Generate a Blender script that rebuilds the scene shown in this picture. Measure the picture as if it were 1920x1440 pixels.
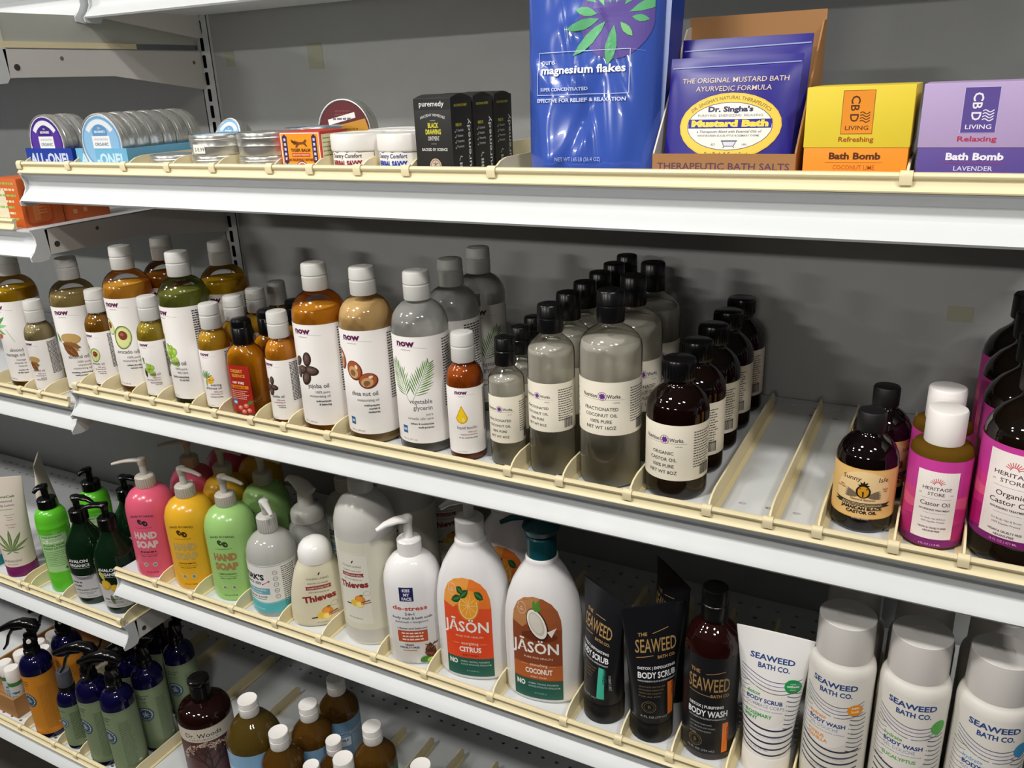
import bpy, bmesh, math, random
from mathutils import Vector, Matrix
random.seed(7)
for o in list(bpy.data.objects): bpy.data.objects.remove(o)
C = bpy.context.scene.collection
SZ = 1.08                                   # height of the local origin above the floor
R = math.radians
# ---------------------------------------------------------------- camera, light, exposure
def camera():
    yaw, pitch, roll = 0.4970, 0.3498, -0.0408
    cy, sy, cp, sp = math.cos(yaw), math.sin(yaw), math.cos(pitch), math.sin(pitch)
    f = Vector((-sy*cp, cy*cp, -sp)); r = Vector((cy, sy, 0)); u = r.cross(f)
    r2 = r*math.cos(roll)+u*math.sin(roll); u2 = u*math.cos(roll)-r*math.sin(roll)
    m = Matrix((r2, u2, -f)).transposed().to_4x4(); m.translation = (1.0967, -0.6881, 0.3738+SZ)
    cam = bpy.data.cameras.new('camera'); cam.sensor_width = 36; cam.lens = 36*1559.54/1920
    cam.clip_start = .02
    o = bpy.data.objects.new('camera', cam); C.objects.link(o); o.matrix_world = m
    bpy.context.scene.camera = o
camera()
sc = bpy.context.scene
sc.view_settings.view_transform = 'Standard'; sc.view_settings.look = 'None'
sc.view_settings.gamma = 1; sc.view_settings.use_curve_mapping = False
sc.view_settings.exposure = -0.06
w = bpy.data.worlds.new('world'); sc.world = w; w.use_nodes = True
w.node_tree.nodes['Background'].inputs[0].default_value = (.93, .96, 1, 1)
w.node_tree.nodes['Background'].inputs[1].default_value = .18
def area(x, y, z, sx, sy, e, col=(1, .97, .92)):
    l = bpy.data.lights.new('ceiling_panel', 'AREA'); l.shape = 'RECTANGLE'; l.size = sx; l.size_y = sy
    l.energy = e; l.color = col
    o = bpy.data.objects.new('ceiling_panel', l); C.objects.link(o); o.location = (x, y, z)
for lx in (-1.7, .2, 2.1):
    area(lx, -1.15, 2.95, .32, .17, 28)
for lx, e in ((-2.4, 26), (-.4, 26), (1.6, 18)):
    area(lx, -1.75, 2.95, .32, .17, e)
for lx, e in ((-5, 310), (-1.6, 310), (1.8, 140)):
    area(lx, -6.6, 2.95, .9, .5, e)
# ---------------------------------------------------------------- materials
def lin(h):
    h = h.lstrip('#'); c = [int(h[i:i+2], 16)/255 for i in (0, 2, 4)]
    return [x/12.92 if x <= .04045 else ((x+.055)/1.055)**2.4 for x in c]
MC = {}
def M(h, rough=.5, metal=0., trans=0., ior=1.45, coat=0., noise=0., sss=0.):
    k = (h, rough, metal, trans, ior, coat, noise, sss)
    if k in MC: return MC[k]
    m = bpy.data.materials.new('paint_'+h.strip('#')); m.use_nodes = True; nt = m.node_tree
    b = nt.nodes['Principled BSDF']; c = (*lin(h), 1)
    b.inputs['Base Color'].default_value = c; b.inputs['Roughness'].default_value = rough
    b.inputs['Metallic'].default_value = metal; b.inputs['Transmission Weight'].default_value = trans
    b.inputs['IOR'].default_value = ior; b.inputs['Coat Weight'].default_value = coat
    if noise:
        n = nt.nodes.new('ShaderNodeTexNoise'); n.inputs['Scale'].default_value = 25; n.inputs['Detail'].default_value = 5
        tc = nt.nodes.new('ShaderNodeTexCoord'); nt.links.new(tc.outputs['Object'], n.inputs['Vector'])
        mx = nt.nodes.new('ShaderNodeMixRGB'); mx.inputs[1].default_value = c
        mx.inputs[2].default_value = (*[x*(1-noise) for x in c[:3]], 1)
        nt.links.new(n.outputs['Fac'], mx.inputs[0]); nt.links.new(mx.outputs[0], b.inputs['Base Color'])
        mr = nt.nodes.new('ShaderNodeMapRange'); mr.inputs['To Min'].default_value = rough*.8
        mr.inputs['To Max'].default_value = min(1, rough*1.25)
        nt.links.new(n.outputs['Fac'], mr.inputs['Value']); nt.links.new(mr.outputs[0], b.inputs['Roughness'])
    MC[k] = m; return m
def shell(h='ffffff', gloss=.04, tint=1.):
    k = ('shell', h, gloss)
    if k in MC: return MC[k]
    m = bpy.data.materials.new('clear_plastic'); m.use_nodes = True; nt = m.node_tree; nt.nodes.remove(nt.nodes['Principled BSDF'])
    out = nt.nodes['Material Output']; t = nt.nodes.new('ShaderNodeBsdfTransparent'); t.inputs[0].default_value = (*lin(h), 1)
    g = nt.nodes.new('ShaderNodeBsdfGlossy'); g.inputs['Roughness'].default_value = .11
    fr = nt.nodes.new('ShaderNodeFresnel'); fr.inputs[0].default_value = 1.45
    mx = nt.nodes.new('ShaderNodeMixShader'); nt.links.new(fr.outputs[0], mx.inputs[0])
    nt.links.new(t.outputs[0], mx.inputs[1]); nt.links.new(g.outputs[0], mx.inputs[2]); nt.links.new(mx.outputs[0], out.inputs[0])
    MC[k] = m; return m
def oil(h, thru=.45, bend=.0):
    """liquid: part clear, part bending, part cloudy"""
    k = ('oil', h, thru, bend)
    if k in MC: return MC[k]
    m = bpy.data.materials.new('liquid_'+h); m.use_nodes = True; nt = m.node_tree; nt.nodes.remove(nt.nodes['Principled BSDF'])
    N, L = nt.nodes.new, nt.links.new; c = (*lin(h), 1); cs = (*[x**(.35 if bend else .8) for x in c[:3]], 1)
    tr = N('ShaderNodeBsdfTransparent'); tr.inputs[0].default_value = cs
    rf = N('ShaderNodeBsdfRefraction'); rf.inputs[0].default_value = cs; rf.inputs['IOR'].default_value = 1.2; rf.inputs['Roughness'].default_value = 0
    df = N('ShaderNodeBsdfDiffuse'); df.inputs[0].default_value = c
    tl = N('ShaderNodeBsdfTranslucent'); tl.inputs[0].default_value = c
    a = N('ShaderNodeMixShader'); a.inputs[0].default_value = .3; L(df.outputs[0], a.inputs[1]); L(tl.outputs[0], a.inputs[2])
    b = N('ShaderNodeMixShader'); b.inputs[0].default_value = bend; L(tr.outputs[0], b.inputs[1]); L(rf.outputs[0], b.inputs[2])
    x = N('ShaderNodeMixShader'); x.inputs[0].default_value = thru; L(a.outputs[0], x.inputs[1]); L(b.outputs[0], x.inputs[2])
    L(x.outputs[0], nt.nodes['Material Output'].inputs[0]); MC[k] = m; return m
WHITE = M('f2efea', .35); INK = M('1c1a1e', .5)
STEEL = M('d3d6d8', .42, 0, noise=.06); CREAM = M('e9dcb4', .42, noise=.05); BLK = M('0b0b0d', .22)
# ---------------------------------------------------------------- object helpers
def new(name, me, parent=None):
    o = bpy.data.objects.new(name, me); C.objects.link(o)
    if parent: o.parent = parent
    return o
def tag(o, label, cat, group=None):
    o['label'] = label; o['category'] = cat
    if group: o['group'] = group
    return o
def thing(name, x=0, y=0, z=0, rz=0):
    o = new(name, None); o.location = (x, y, z+SZ); o.rotation_euler = (0, 0, rz); o.empty_display_size = .02
    return o
class MB:
    def __init__(s): s.v = []; s.f = []; s.m = []
    def face(s, idx, m=0): s.f.append(idx); s.m.append(m)
    def lathe(s, prof, seg=36, m=0, cx=0, cy=0, e=2., caps=True):
        """prof rows (a, z) or (a, b, z); e>2 gives squarer ovals"""
        rings = []
        for p in prof:
            a, b, z = (p[0], p[0], p[1]) if len(p) == 2 else p
            if a < 1e-7: s.v.append((cx, cy, z)); rings.append([len(s.v)-1]); continue
            r = []
            for i in range(seg):
                t = 2*math.pi*i/seg; c, n = math.cos(t), math.sin(t)
                r.append(len(s.v)); s.v.append((cx+a*math.copysign(abs(c)**(2/e), c), cy+b*math.copysign(abs(n)**(2/e), n), z))
            rings.append(r)
        for p, q in zip(rings, rings[1:]):
            if len(p) == 1 and len(q) == 1: continue
            for i in range(seg):
                j = (i+1) % seg
                if len(p) == 1: s.face((p[0], q[j], q[i]), m)
                elif len(q) == 1: s.face((p[i], p[j], q[0]), m)
                else: s.face((p[i], p[j], q[j], q[i]), m)
        if caps:
            if len(rings[0]) > 1: s.face(tuple(reversed(rings[0])), m)
            if len(rings[-1]) > 1: s.face(tuple(rings[-1]), m)
        return s
    def box(s, x0, x1, y0, y1, z0, z1, m=0, M4=None):
        b = len(s.v); P = [(x0,y0,z0),(x1,y0,z0),(x1,y1,z0),(x0,y1,z0),(x0,y0,z1),(x1,y0,z1),(x1,y1,z1),(x0,y1,z1)]
        if M4: P = [tuple(M4 @ Vector(p)) for p in P]
        s.v += P
        for f in ((3,2,1,0),(4,5,6,7),(0,1,5,4),(1,2,6,5),(2,3,7,6),(3,0,4,7)): s.face(tuple(b+i for i in f), m)
        return s
    def prism(s, pts, x0, x1, ax='x', m=0):
        """extrude a closed 2D outline along an axis; outline counter-clockwise or not"""
        n = len(pts); b = len(s.v)
        mk = {'x': lambda p, t: (t, p[0], p[1]), 'y': lambda p, t: (p[0], t, p[1]), 'z': lambda p, t: (p[0], p[1], t)}[ax]
        for t in (x0, x1): s.v += [mk(p, t) for p in pts]
        s.face(tuple(b+i for i in range(n)), m); s.face(tuple(b+n+i for i in reversed(range(n))), m)
        for i in range(n):
            j = (i+1) % n; s.face((b+i, b+n+i, b+n+j, b+j), m)
        return s
    def tube(s, path, rad, seg=12, m=0):
        rings = []
        P = [Vector(p) for p in path]
        for i, p in enumerate(P):
            d = (P[min(i+1, len(P)-1)]-P[max(i-1, 0)]).normalized()
            up = Vector((0, 0, 1)) if abs(d.z) < .9 else Vector((0, 1, 0))
            x = d.cross(up).normalized(); y = x.cross(d)
            rr = rad[i] if isinstance(rad, (list, tuple)) else rad
            ra, rb = rr if isinstance(rr, tuple) else (rr, rr)
            r = []
            for k in range(seg):
                t = 2*math.pi*k/seg; q = p+x*math.cos(t)*ra+y*math.sin(t)*rb; r.append(len(s.v)); s.v.append(tuple(q))
            rings.append(r)
        for p, q in zip(rings, rings[1:]):
            for i in range(seg):
                j = (i+1) % seg; s.face((p[i], p[j], q[j], q[i]), m)
        s.face(tuple(reversed(rings[0])), m); s.face(tuple(rings[-1]), m)
        return s
    def build(s, name, mats, parent=None, angle=35, bevel=0, recalc=True):
        me = bpy.data.meshes.new(name); me.from_pydata([tuple(v) for v in s.v], [], s.f)
        for mt in (mats if isinstance(mats, (list, tuple)) else [mats]): me.materials.append(mt)
        me.polygons.foreach_set('material_index', s.m)
        if recalc or bevel:
            bm = bmesh.new(); bm.from_mesh(me)
            bmesh.ops.recalc_face_normals(bm, faces=bm.faces)
            if bevel:
                bmesh.ops.bevel(bm, geom=[e for e in bm.edges if len(e.link_faces) == 2 and e.calc_face_angle(0) > .6], offset=bevel, segments=2, affect='EDGES', profile=.6)
            bm.to_mesh(me); bm.free()
        me.polygons.foreach_set('use_smooth', [True]*len(me.polygons))
        me.set_sharp_from_angle(angle=R(angle)); me.update()
        return new(name, me, parent)
def mm(prof): return [tuple(c/1000 for c in p) for p in prof]
def copy_tree(o, parent=None):
    c = o.copy(); C.objects.link(c); c.parent = parent
    for ch in list(o.children): copy_tree(ch, c)
    return c
KINDS = {}
def put(builder, x, y, z, phi, label, cat, group=None, key=None, **kw):
    """build one of each kind, then copy it with its parts"""
    k = (key or builder.__name__, tuple(sorted(kw.items())))
    if k in KINDS:
        o = copy_tree(KINDS[k]); o.location = (x, y, z+SZ); o.rotation_euler = (0, 0, R(phi))
        if 'group' in o: del o['group']
    else:
        o = builder(**kw); o.location = (x, y, z+SZ); o.rotation_euler = (0, 0, R(phi)); KINDS[k] = o
    tag(o, label, cat, group); return o
# ---------------------------------------------------------------- flat print on real surfaces
GL = {}
def glyphs(txt, bold, align):
    bold = bold+.008; k = (txt, bold, align)
    if k not in GL:
        cu = bpy.data.curves.new('t', 'FONT'); cu.body = txt; cu.size = 1; cu.align_x = align
        cu.resolution_u = 2; cu.offset = bold; cu.fill_mode = 'FRONT'
        o = bpy.data.objects.new('t', cu); me = bpy.data.meshes.new_from_object(o)
        V = [(v.co.x, v.co.y) for v in me.vertices]; F = [tuple(p.vertices) for p in me.polygons]
        bpy.data.objects.remove(o); bpy.data.curves.remove(cu); bpy.data.meshes.remove(me)
        GL[k] = (V, F)
    return GL[k]
class Art:
    """flat print, drawn in millimetres, later laid on a surface"""
    def __init__(s): s.bm = bmesh.new(); s.mats = []; s.z = .0; s.rnd = random.Random(3)
    def mi(s, c):
        m = M(c, .45) if isinstance(c, str) else c
        if m not in s.mats: s.mats.append(m)
        return s.mats.index(m)
    def add(s, V, F, c, z):
        i = s.mi(c); vs = [s.bm.verts.new((x, y, z)) for x, y in V]
        for f in F:
            if len(set(f)) < 3: continue
            try: q = s.bm.faces.new([vs[k] for k in f]); q.material_index = i
            except ValueError: pass
    def t(s, txt, u, v, h, c, al='CENTER', b=0., sx=1., rot=0, sh=0., width=None, arc=0):
        """capital height h mm, baseline at v; arc = radius of an arched line"""
        V, F = glyphs(txt, b, al)
        if not V: return s
        k = h/.73
        if width:
            xs = [p[0] for p in V]; sx = width/((max(xs)-min(xs))*k)
        cr, sr = math.cos(R(rot)), math.sin(R(rot)); P = []
        for x, y in V:
            X, Y = (x+sh*y)*k*sx, y*k
            if arc:
                a = X/arc; X, Y = (arc+Y)*math.sin(a), (arc+Y)*math.cos(a)-arc
            P.append((u+X*cr-Y*sr, v+X*sr+Y*cr))
        s.add(P, F, c, s.z+.02); return s
    def p(s, pts, c):
        s.z += .014; s.add(pts, [tuple(range(len(pts)))], c, s.z); return s
    def r(s, u0, u1, v0, v1, c): return s.p([(u0, v0), (u1, v0), (u1, v1), (u0, v1)], c)
    def e(s, u, v, a, b, c, rot=0, n=28):
        cr, sr = math.cos(R(rot)), math.sin(R(rot))
        return s.p([(u+a*math.cos(t)*cr-b*math.sin(t)*sr, v+a*math.cos(t)*sr+b*math.sin(t)*cr) for t in [2*math.pi*i/n for i in range(n)]], c)
    def leaf(s, u, v, L, w, ang, c, flat=False):
        pts = [(0, 0), (.25, .7), (.5, 1), (.78, .7), (1, 0), (.78, -.7), (.5, -1), (.25, -.7)]
        ca, sa = math.cos(R(ang)), math.sin(R(ang))
        P = [(u+x*L*ca-y*w/2*sa, v+x*L*sa+y*w/2*ca) for x, y in pts]
        if flat: s.add(P, [tuple(range(8))], c, s.z+.016); return s
        return s.p(P, c)
    def ln(s, pts, wd, c, flat=True):
        if not flat: s.z += .014
        for (a, b), (x, y) in zip(pts, pts[1:]):
            d = math.hypot(x-a, y-b) or 1; nx, ny = -(y-b)/d*wd/2, (x-a)/d*wd/2
            s.add([(a-nx, b-ny), (x-nx, y-ny), (x+nx, y+ny), (a+nx, b+ny)], [(0, 1, 2, 3)], c, s.z+.016)
        return s
    def ring(s, u, v, a, b, wd, c, a0=0, a1=360, n=36, flat=True):
        return s.ln([(u+a*math.cos(R(a0+(a1-a0)*i/n)), v+b*math.sin(R(a0+(a1-a0)*i/n))) for i in range(n+1)], wd, c, flat)
    def fine(s, u0, u1, v, n, dv, h, c, al='L', rag=.25):
        """lines of print too small to read: word-long dashes"""
        for k in range(n):
            y = v-k*dv; wd = (u1-u0)*(1-s.rnd.random()*rag)
            x = u0 if al == 'L' else (u1-wd if al == 'R' else (u0+u1-wd)/2); e = x+wd
            while x < e-.3:
                q = min(e, x+s.rnd.uniform(1.0, 3.4)*max(h, .5))
                s.add([(x, y), (q, y), (q, y+h), (x, y+h)], [(0, 1, 2, 3)], c, s.z+.016); x = q+.55*max(h, .5)
        return s
    def barcode(s, u, v, wd, h, c='2a2a2a'):
        x = u
        while x < u+wd:
            q = s.rnd.choice((.3, .5, .8)); s.add([(x, v), (x+q, v), (x+q, v+h), (x, v+h)], [(0, 1, 2, 3)], c, s.z+.016); x += q+s.rnd.choice((.3, .5))
        return s
    def scale(s, su, sv, du=0, dv=0):
        for v in s.bm.verts: v.co.x = v.co.x*su+du; v.co.y = v.co.y*sv+dv
        return s
    def lay(s, S, name, parent, du=3., dv=0, clip=None):
        bm = s.bm
        if clip:
            for a, co, no in ((0, (clip[0], 0, 0), (-1, 0, 0)), (0, (clip[1], 0, 0), (1, 0, 0))):
                bmesh.ops.bisect_plane(bm, geom=bm.verts[:]+bm.edges[:]+bm.faces[:], plane_co=co, plane_no=no, clear_outer=True)
            bmesh.ops.bisect_plane(bm, geom=bm.verts[:]+bm.edges[:]+bm.faces[:], plane_co=(0, clip[2], 0), plane_no=(0, -1, 0), clear_outer=True)
            bmesh.ops.bisect_plane(bm, geom=bm.verts[:]+bm.edges[:]+bm.faces[:], plane_co=(0, clip[3], 0), plane_no=(0, 1, 0), clear_outer=True)
        if not bm.verts: return None
        for ax, st in ((0, du), (1, dv)):
            if not st: continue
            lo = min(v.co[ax] for v in bm.verts); hi = max(v.co[ax] for v in bm.verts); k = math.ceil(lo/st+.01)
            while k*st < hi:
                co = [0, 0, 0]; no = [0, 0, 0]; co[ax] = k*st; no[ax] = 1
                bmesh.ops.bisect_plane(bm, geom=bm.verts[:]+bm.edges[:]+bm.faces[:], dist=1e-5, plane_co=co, plane_no=no); k += 1
        for v in bm.verts: v.co = S(v.co.x/1000, v.co.y/1000, .00012+v.co.z/1000)
        me = bpy.data.meshes.new(name); bm.to_mesh(me); bm.free()
        for m in s.mats: me.materials.append(m)
        me.polygons.foreach_set('use_smooth', [False]*len(me.polygons))
        return new(name, me, parent)
def interp(prof, z, j=0):
    for p, q in zip(prof, prof[1:]):
        if p[-1] <= z <= q[-1] and q[-1] > p[-1]:
            t = (z-p[-1])/(q[-1]-p[-1]); return p[j]+(q[j]-p[j])*t
    return prof[0][j] if z < prof[0][-1] else prof[-1][j]
def S_round(prof, extra=0.):
    """wraps u around a body of revolution (front = -Y)"""
    Rr = max(p[0] for p in prof)
    def S(u, v, off):
        r = interp(prof, v)+off+extra; t = u/Rr; return Vector((r*math.sin(t), -r*math.cos(t), v))
    return S
def S_oval(prof, e=2., extra=0.):
    """front projection onto an oval body: x stays u"""
    def S(u, v, off):
        a, b = interp(prof, v, 0), interp(prof, v, 1); q = min(.999, abs(u)/a)
        y = b*(1-q**e)**(1/e); nx = q**(e-1)/a; ny = (y/b)**(e-1)/b if b else 1; n = math.hypot(nx, ny) or 1
        o = off+extra
        return Vector((u+math.copysign(nx/n*o, u), -y-ny/n*o, v))
    return S
def S_flat(org, ex, ey, n):
    org, ex, ey, n = Vector(org), Vector(ex), Vector(ey), Vector(n)
    return lambda u, v, off: org+ex*u+ey*v+n*off
FRONT = lambda x0, y, z0=0: S_flat((x0, y, z0), (1, 0, 0), (0, 0, 1), (0, -1, 0))
def patch(S, u0, u1, v0, v1, mat, parent, name='label', nu=28, nv=2):
    """paper or film label of its own thickness, laid on the body (mm)"""
    b = MB()
    for k, off in enumerate((.00010, .00002)):
        for j in range(nv+1):
            for i in range(nu+1): b.v.append(tuple(S((u0+(u1-u0)*i/nu)/1000, (v0+(v1-v0)*j/nv)/1000, off)))
    n = (nu+1)*(nv+1); I = lambda i, j, k: k*n+j*(nu+1)+i
    for j in range(nv):
        for i in range(nu):
            b.face((I(i, j, 0), I(i+1, j, 0), I(i+1, j+1, 0), I(i, j+1, 0))); b.face((I(i, j, 1), I(i, j+1, 1), I(i+1, j+1, 1), I(i+1, j, 1)))
    for i in range(nu):
        b.face((I(i, 0, 0), I(i, 0, 1), I(i+1, 0, 1), I(i+1, 0, 0))); b.face((I(i, nv, 0), I(i+1, nv, 0), I(i+1, nv, 1), I(i, nv, 1)))
    for j in range(nv):
        b.face((I(0, j, 0), I(0, j+1, 0), I(0, j+1, 1), I(0, j, 1))); b.face((I(nu, j, 0), I(nu, j, 1), I(nu, j+1, 1), I(nu, j+1, 0)))
    return b.build(name, mat, parent, recalc=False, angle=60)
# ================================================================ the shelving itself
D = .3502
ZT = {'T0': .5131, 'T1': .2845, 'T2': -.0203, 'T3': -.3250, 'T4': -.706, 'L0': .4375, 'L1': .2087, 'L2': -.0455, 'L3': -.4266, 'L4': -.706}
T0, T1, T2, T3, T4, L0, L1, L2, L3, L4 = (ZT[k] for k in ('T0','T1','T2','T3','T4','L0','L1','L2','L3','L4'))
def struct(o): o['kind'] = 'structure'; return o
of = MB().box(-5, 6, -2.2, -1.35, 0, 1.5); struct(of.build('opposing_gondola', M('4a4744', .7)))  # unseen opposing gondola, sized to keep low light off the lower shelves
ce = MB().box(-7, 8, -10, 2, 3.0, 3.05); struct(ce.build('ceiling', M('cfcfca', .7)))
fl = MB().box(-7, 8, -10, 2, -.05, 0); struct(fl.build('floor', M('4a443e', .5, noise=.3)))
wb = MB().box(-1.25, 1.25, D+.034, D+.06, 0, 2.1); wall = struct(wb.build('wall_back', M('77797a', .6)))
PANEL = M('a9abab', .55, noise=.07)
for x0, x1 in ((-1.19, -.0125), (.0185, 1.2)):
    MB().box(x0, x1, D+.0015, D+.033, .02, 2.08).build('back_panel', PANEL, wall)
for sx, sz, a, b in ((.052, .4229, .009, .012), (.2237, .4189, .014, .018), (1.1138, .1053, .013, .009)):
    MB().box(sx-a, sx+a, D+.0011, D+.0017, SZ+sz-b, SZ+sz+b).build('tape_residue', M('9fa08c', .6), wall)
def cell_sheet(b, x0, x1, y0, y1, z, xs, yc, a, h, depth, n=8, plane='xy', sqr=0):
    """a strip of sheet metal x0..x1, y0..y1 with a hole (half sizes a, h) at every xs"""
    P = (lambda x, y, d=0: (x, y, z-d)) if plane == 'xy' else (lambda x, y, d=0: (y, z+d, x))
    edges = [x0]+[(p+q)/2 for p, q in zip(xs, xs[1:])]+[x1]
    for i, c in enumerate(xs):
        l, r = edges[i], edges[i+1]; o = []; s = len(b.v)
        for k in range(n):
            t = 2*math.pi*(k+.5)/n; q = max(abs(math.cos(t)), abs(math.sin(t))) if sqr else 1/1.08
            o.append((c+a*math.cos(t)/q, yc+h*math.sin(t)/q) if not sqr else (c+a*math.copysign((1, .86)[abs(math.cos(t)) < .5], math.cos(t)), yc+h*math.copysign((.6, 1)[abs(math.cos(t)) < .5], math.sin(t))))
        sq = []
        for k in range(n):
            t = 2*math.pi*(k+.5)/n; cx, cy = math.cos(t), math.sin(t); m = max(abs(cx), abs(cy)); cx, cy = cx/m, cy/m
            if n == 8: cx, cy = (math.copysign(1, cx), math.copysign(.4, cy)) if abs(cx) > abs(cy) else (math.copysign(.4, cx), math.copysign(1, cy))
            sq.append((c+(r-c if cx > 0 else c-l)*cx, yc+(y1-yc if cy > 0 else yc-y0)*cy))
        b.v += [P(*q) for q in sq]+[P(*q) for q in o]+[P(*q, depth) for q in o]
        for k in range(n):
            j = (k+1) % n
            b.face((s+k, s+j, s+n+j, s+n+k)); b.face((s+n+k, s+n+j, s+2*n+j, s+2*n+k))
        for k in range(0, n):       # fill the cell corners
            j = (k+1) % n; A, B = sq[k], sq[j]
            if abs(A[0]-B[0]) > 1e-6 and abs(A[1]-B[1]) > 1e-6:
                X = A[0] if abs(A[0]-c) > abs(B[0]-c) else B[0]; Y = A[1] if abs(A[1]-yc) > abs(B[1]-yc) else B[1]
                b.v.append(P(X, Y)); b.face((s+k, len(b.v)-1, s+j))
post = thing('upright_post'); tag(post, 'slotted white upright post between the two shelf bays', 'post')
b = MB(); zs = [.4459-.0254*k for k in range(-6, 60)][::-1]
cell_sheet(b, zs[0]-.0127, zs[-1]+.0127, -.0125, .0185, D-.0035, zs, .001, .0098, .0040, .0006, plane='z', sqr=1)
b.build('slotted_face', STEEL, post, recalc=True)
MB().box(-.0125, -.0105, D-.0035, D+.03, -SZ+.02, .60).box(.0165, .0185, D-.0035, D+.03, -SZ+.02, .60).build('side_flange', STEEL, post)
MB().box(-.0105, .0165, D+.0032, D+.03, -SZ+.02, .60).build('slot_shade_back', M('050505', 1), post)  # black backing, paints in the shade behind the slots
CH = [(0, 0), (.0003, -.0025), (.0045, -.0050), (.0088, -.0105), (.0092, -.0135), (.0082, -.0195), (.0074, -.0215), (.0010, -.0270), (-.0048, -.0325), (-.0062, -.0350),
      (-.0045, -.0372), (0, -.0367), (.004, -.036), (.0115, -.034), (.0115, 0)]
CAP = [(-.0008, .0006), (.002, -.005), (.0045, -.012), (.0045, -.02), (.0, -.028), (-.0075, -.036), (-.0065, -.0415), (.006, -.0435), (.017, -.0425), (.022, -.036), (.024, -.0), (.02, .0006)]
def shelf(x0, x1, z, yf, lab, rows=True, bracket=None, yb=D-.004):
    t = thing('metal_shelf', 0, 0, z); tag(t, lab, 'shelf', 'white steel shelves of the display')
    b = MB(); xs = []; k = math.ceil((x0+.012-.9476)/.0254)
    while .9476+k*.0254 < x1-.012: xs.append(.9476+k*.0254); k += 1
    fy = yf+.018 if yf < -.01 else yf+.046
    ys = [fy, .298, .324] if rows else []
    seg = yf+.0115
    for yc in ys:
        lo, hi = yc-.010, yc+.010
        b.v += [(x0, seg, 0), (x1, seg, 0), (x1, lo, 0), (x0, lo, 0)]; n = len(b.v); b.face((n-4, n-3, n-2, n-1))
        cell_sheet(b, x0, x1, lo, hi, 0, xs, yc, .0036, .0026, .003); seg = hi
    b.v += [(x0, seg, 0), (x1, seg, 0), (x1, yb, 0), (x0, yb, 0)]; n = len(b.v); b.face((n-4, n-3, n-2, n-1))
    b.v += [(x0, yf+.012, -.025), (x1, yf+.012, -.025), (x1, yb, -.025), (x0, yb, -.025)]; n = len(b.v); b.face((n-1, n-2, n-3, n-4))
    b.v += [(x0, yb, 0), (x1, yb, 0), (x1, yb, -.025), (x0, yb, -.025)]; n = len(b.v); b.face((n-4, n-3, n-2, n-1))
    for x in (x0+.0019, x1-.0019):
        b.v += [(x, yf+.012, 0), (x, yb, 0), (x, yb, -.025), (x, yf+.012, -.025)]; n = len(b.v); b.face((n-4, n-3, n-2, n-1))
    b.build('shelf_deck', STEEL, t, recalc=False)
    if rows: MB().box(x0+.004, x1-.004, yf+.014, yb-.002, -.0045, -.0038).build('deck_liner', M('060606', .9), t)  # added black sheet, stands for the shade inside the deck holes
    MB().prism([(y+yf, q) for y, q in CH], x0+.002, x1-.002).build('price_channel', STEEL, t, angle=20)
    for x in (x0, x1-.0022):
        MB().prism([(y+yf, q) for y, q in CAP], x, x+.0022).build('end_cap', STEEL, t)
    for x, out in ((x0, 0), (x1-.0015, 1)):
        o = MB().prism([(yf+.02, -.0015), (D-.006, -.0015), (D-.002, -.055), (D-.012, -.058), (.178, -.036), (yf+.022, -.036)], x, x+.0015).build('bracket', M('d5d1cd', .5, noise=.05), t)  # warm grey tint puts the bracket's shade into its colour
        fx = x+.0015 if out else x-.0004
        for y, q, rr in ((yf+.034, -.0235, .0042), (yf+.10, -.0125, .0028), (D-.022, -.018, .0028)):
            MB().prism([(y+rr*math.cos(a*.5236), q+rr*math.sin(a*.5236)) for a in range(12)], fx, fx+.0004).build('rivet_hole_disc', M('6d6865' if rr < .004 else '3a3735', .6), o)  # large dark disc paints the shade of an open hole
    return t
RAILP = [(-.0042, 0), (-.0046, .0012), (-.0026, .0026), (-.0008, .0058), (-.0008, .0088), (-.0024, .0102), (-.0028, .0122), (-.0016, .0142), (.0008, .0148), (.003, .0138), (.0036, .012), (.0028, .0098), (.0024, .008), (.0024, 0)]
def rail(x0, x1, z, yf, lab):
    t = thing('fence_rail', 0, 0, z+.0003); tag(t, lab, 'rail', 'cream plastic front rails')
    MB().prism([(y+yf, q) for y, q in RAILP], x0, x1).build('rail_strip', CREAM, t, angle=40); return t
def make_divider(length=.32, low=False):
    t = thing('shelf_divider'); H = .0215
    pr = [(.004, .0004), (.004, .0105), (.0085, .0155), (.016, .0192), (.028, H), (.045, H), (length-.01, H), (length, H-.008), (length, .0004)]
    MB().prism(pr, -.0009, .0009).build('blade', CREAM, t, angle=30)
    arc = [(.0003+.0042*math.cos(R(a)), .0121+.0042*math.sin(R(a))) for a in range(0, 200, 20)]
    inn = [(.0003+.0032*math.cos(R(a)), .0121+.0032*math.sin(R(a))) for a in range(180, -20, -20)]
    MB().prism([(.0045, .0075)]+arc+[(-.0035, .006), (-.0020, .0055), (-.0027, .0105)]+inn+[(.0036, .0075)], -.0044, .0044).build('clip', CREAM, t)
    MB().box(-.006, .006, .012, length-.004, .0002, .0011).build('foot', CREAM, t)
    return t
ORD = ['first', 'second', 'third', 'fourth', 'fifth', 'sixth', 'seventh', 'eighth', 'ninth', 'tenth', 'eleventh', 'twelfth', 'thirteenth', 'fourteenth', 'fifteenth', 'sixteenth', 'seventeenth']
def dividers(xs, z, yf, L, where):
    for i, x in enumerate(xs):
        put(make_divider, x, yf, z, 0, 'cream plastic shelf divider, %s from the left on the %s' % (ORD[i], where), 'divider', 'cream plastic shelf dividers', length=L)
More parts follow.
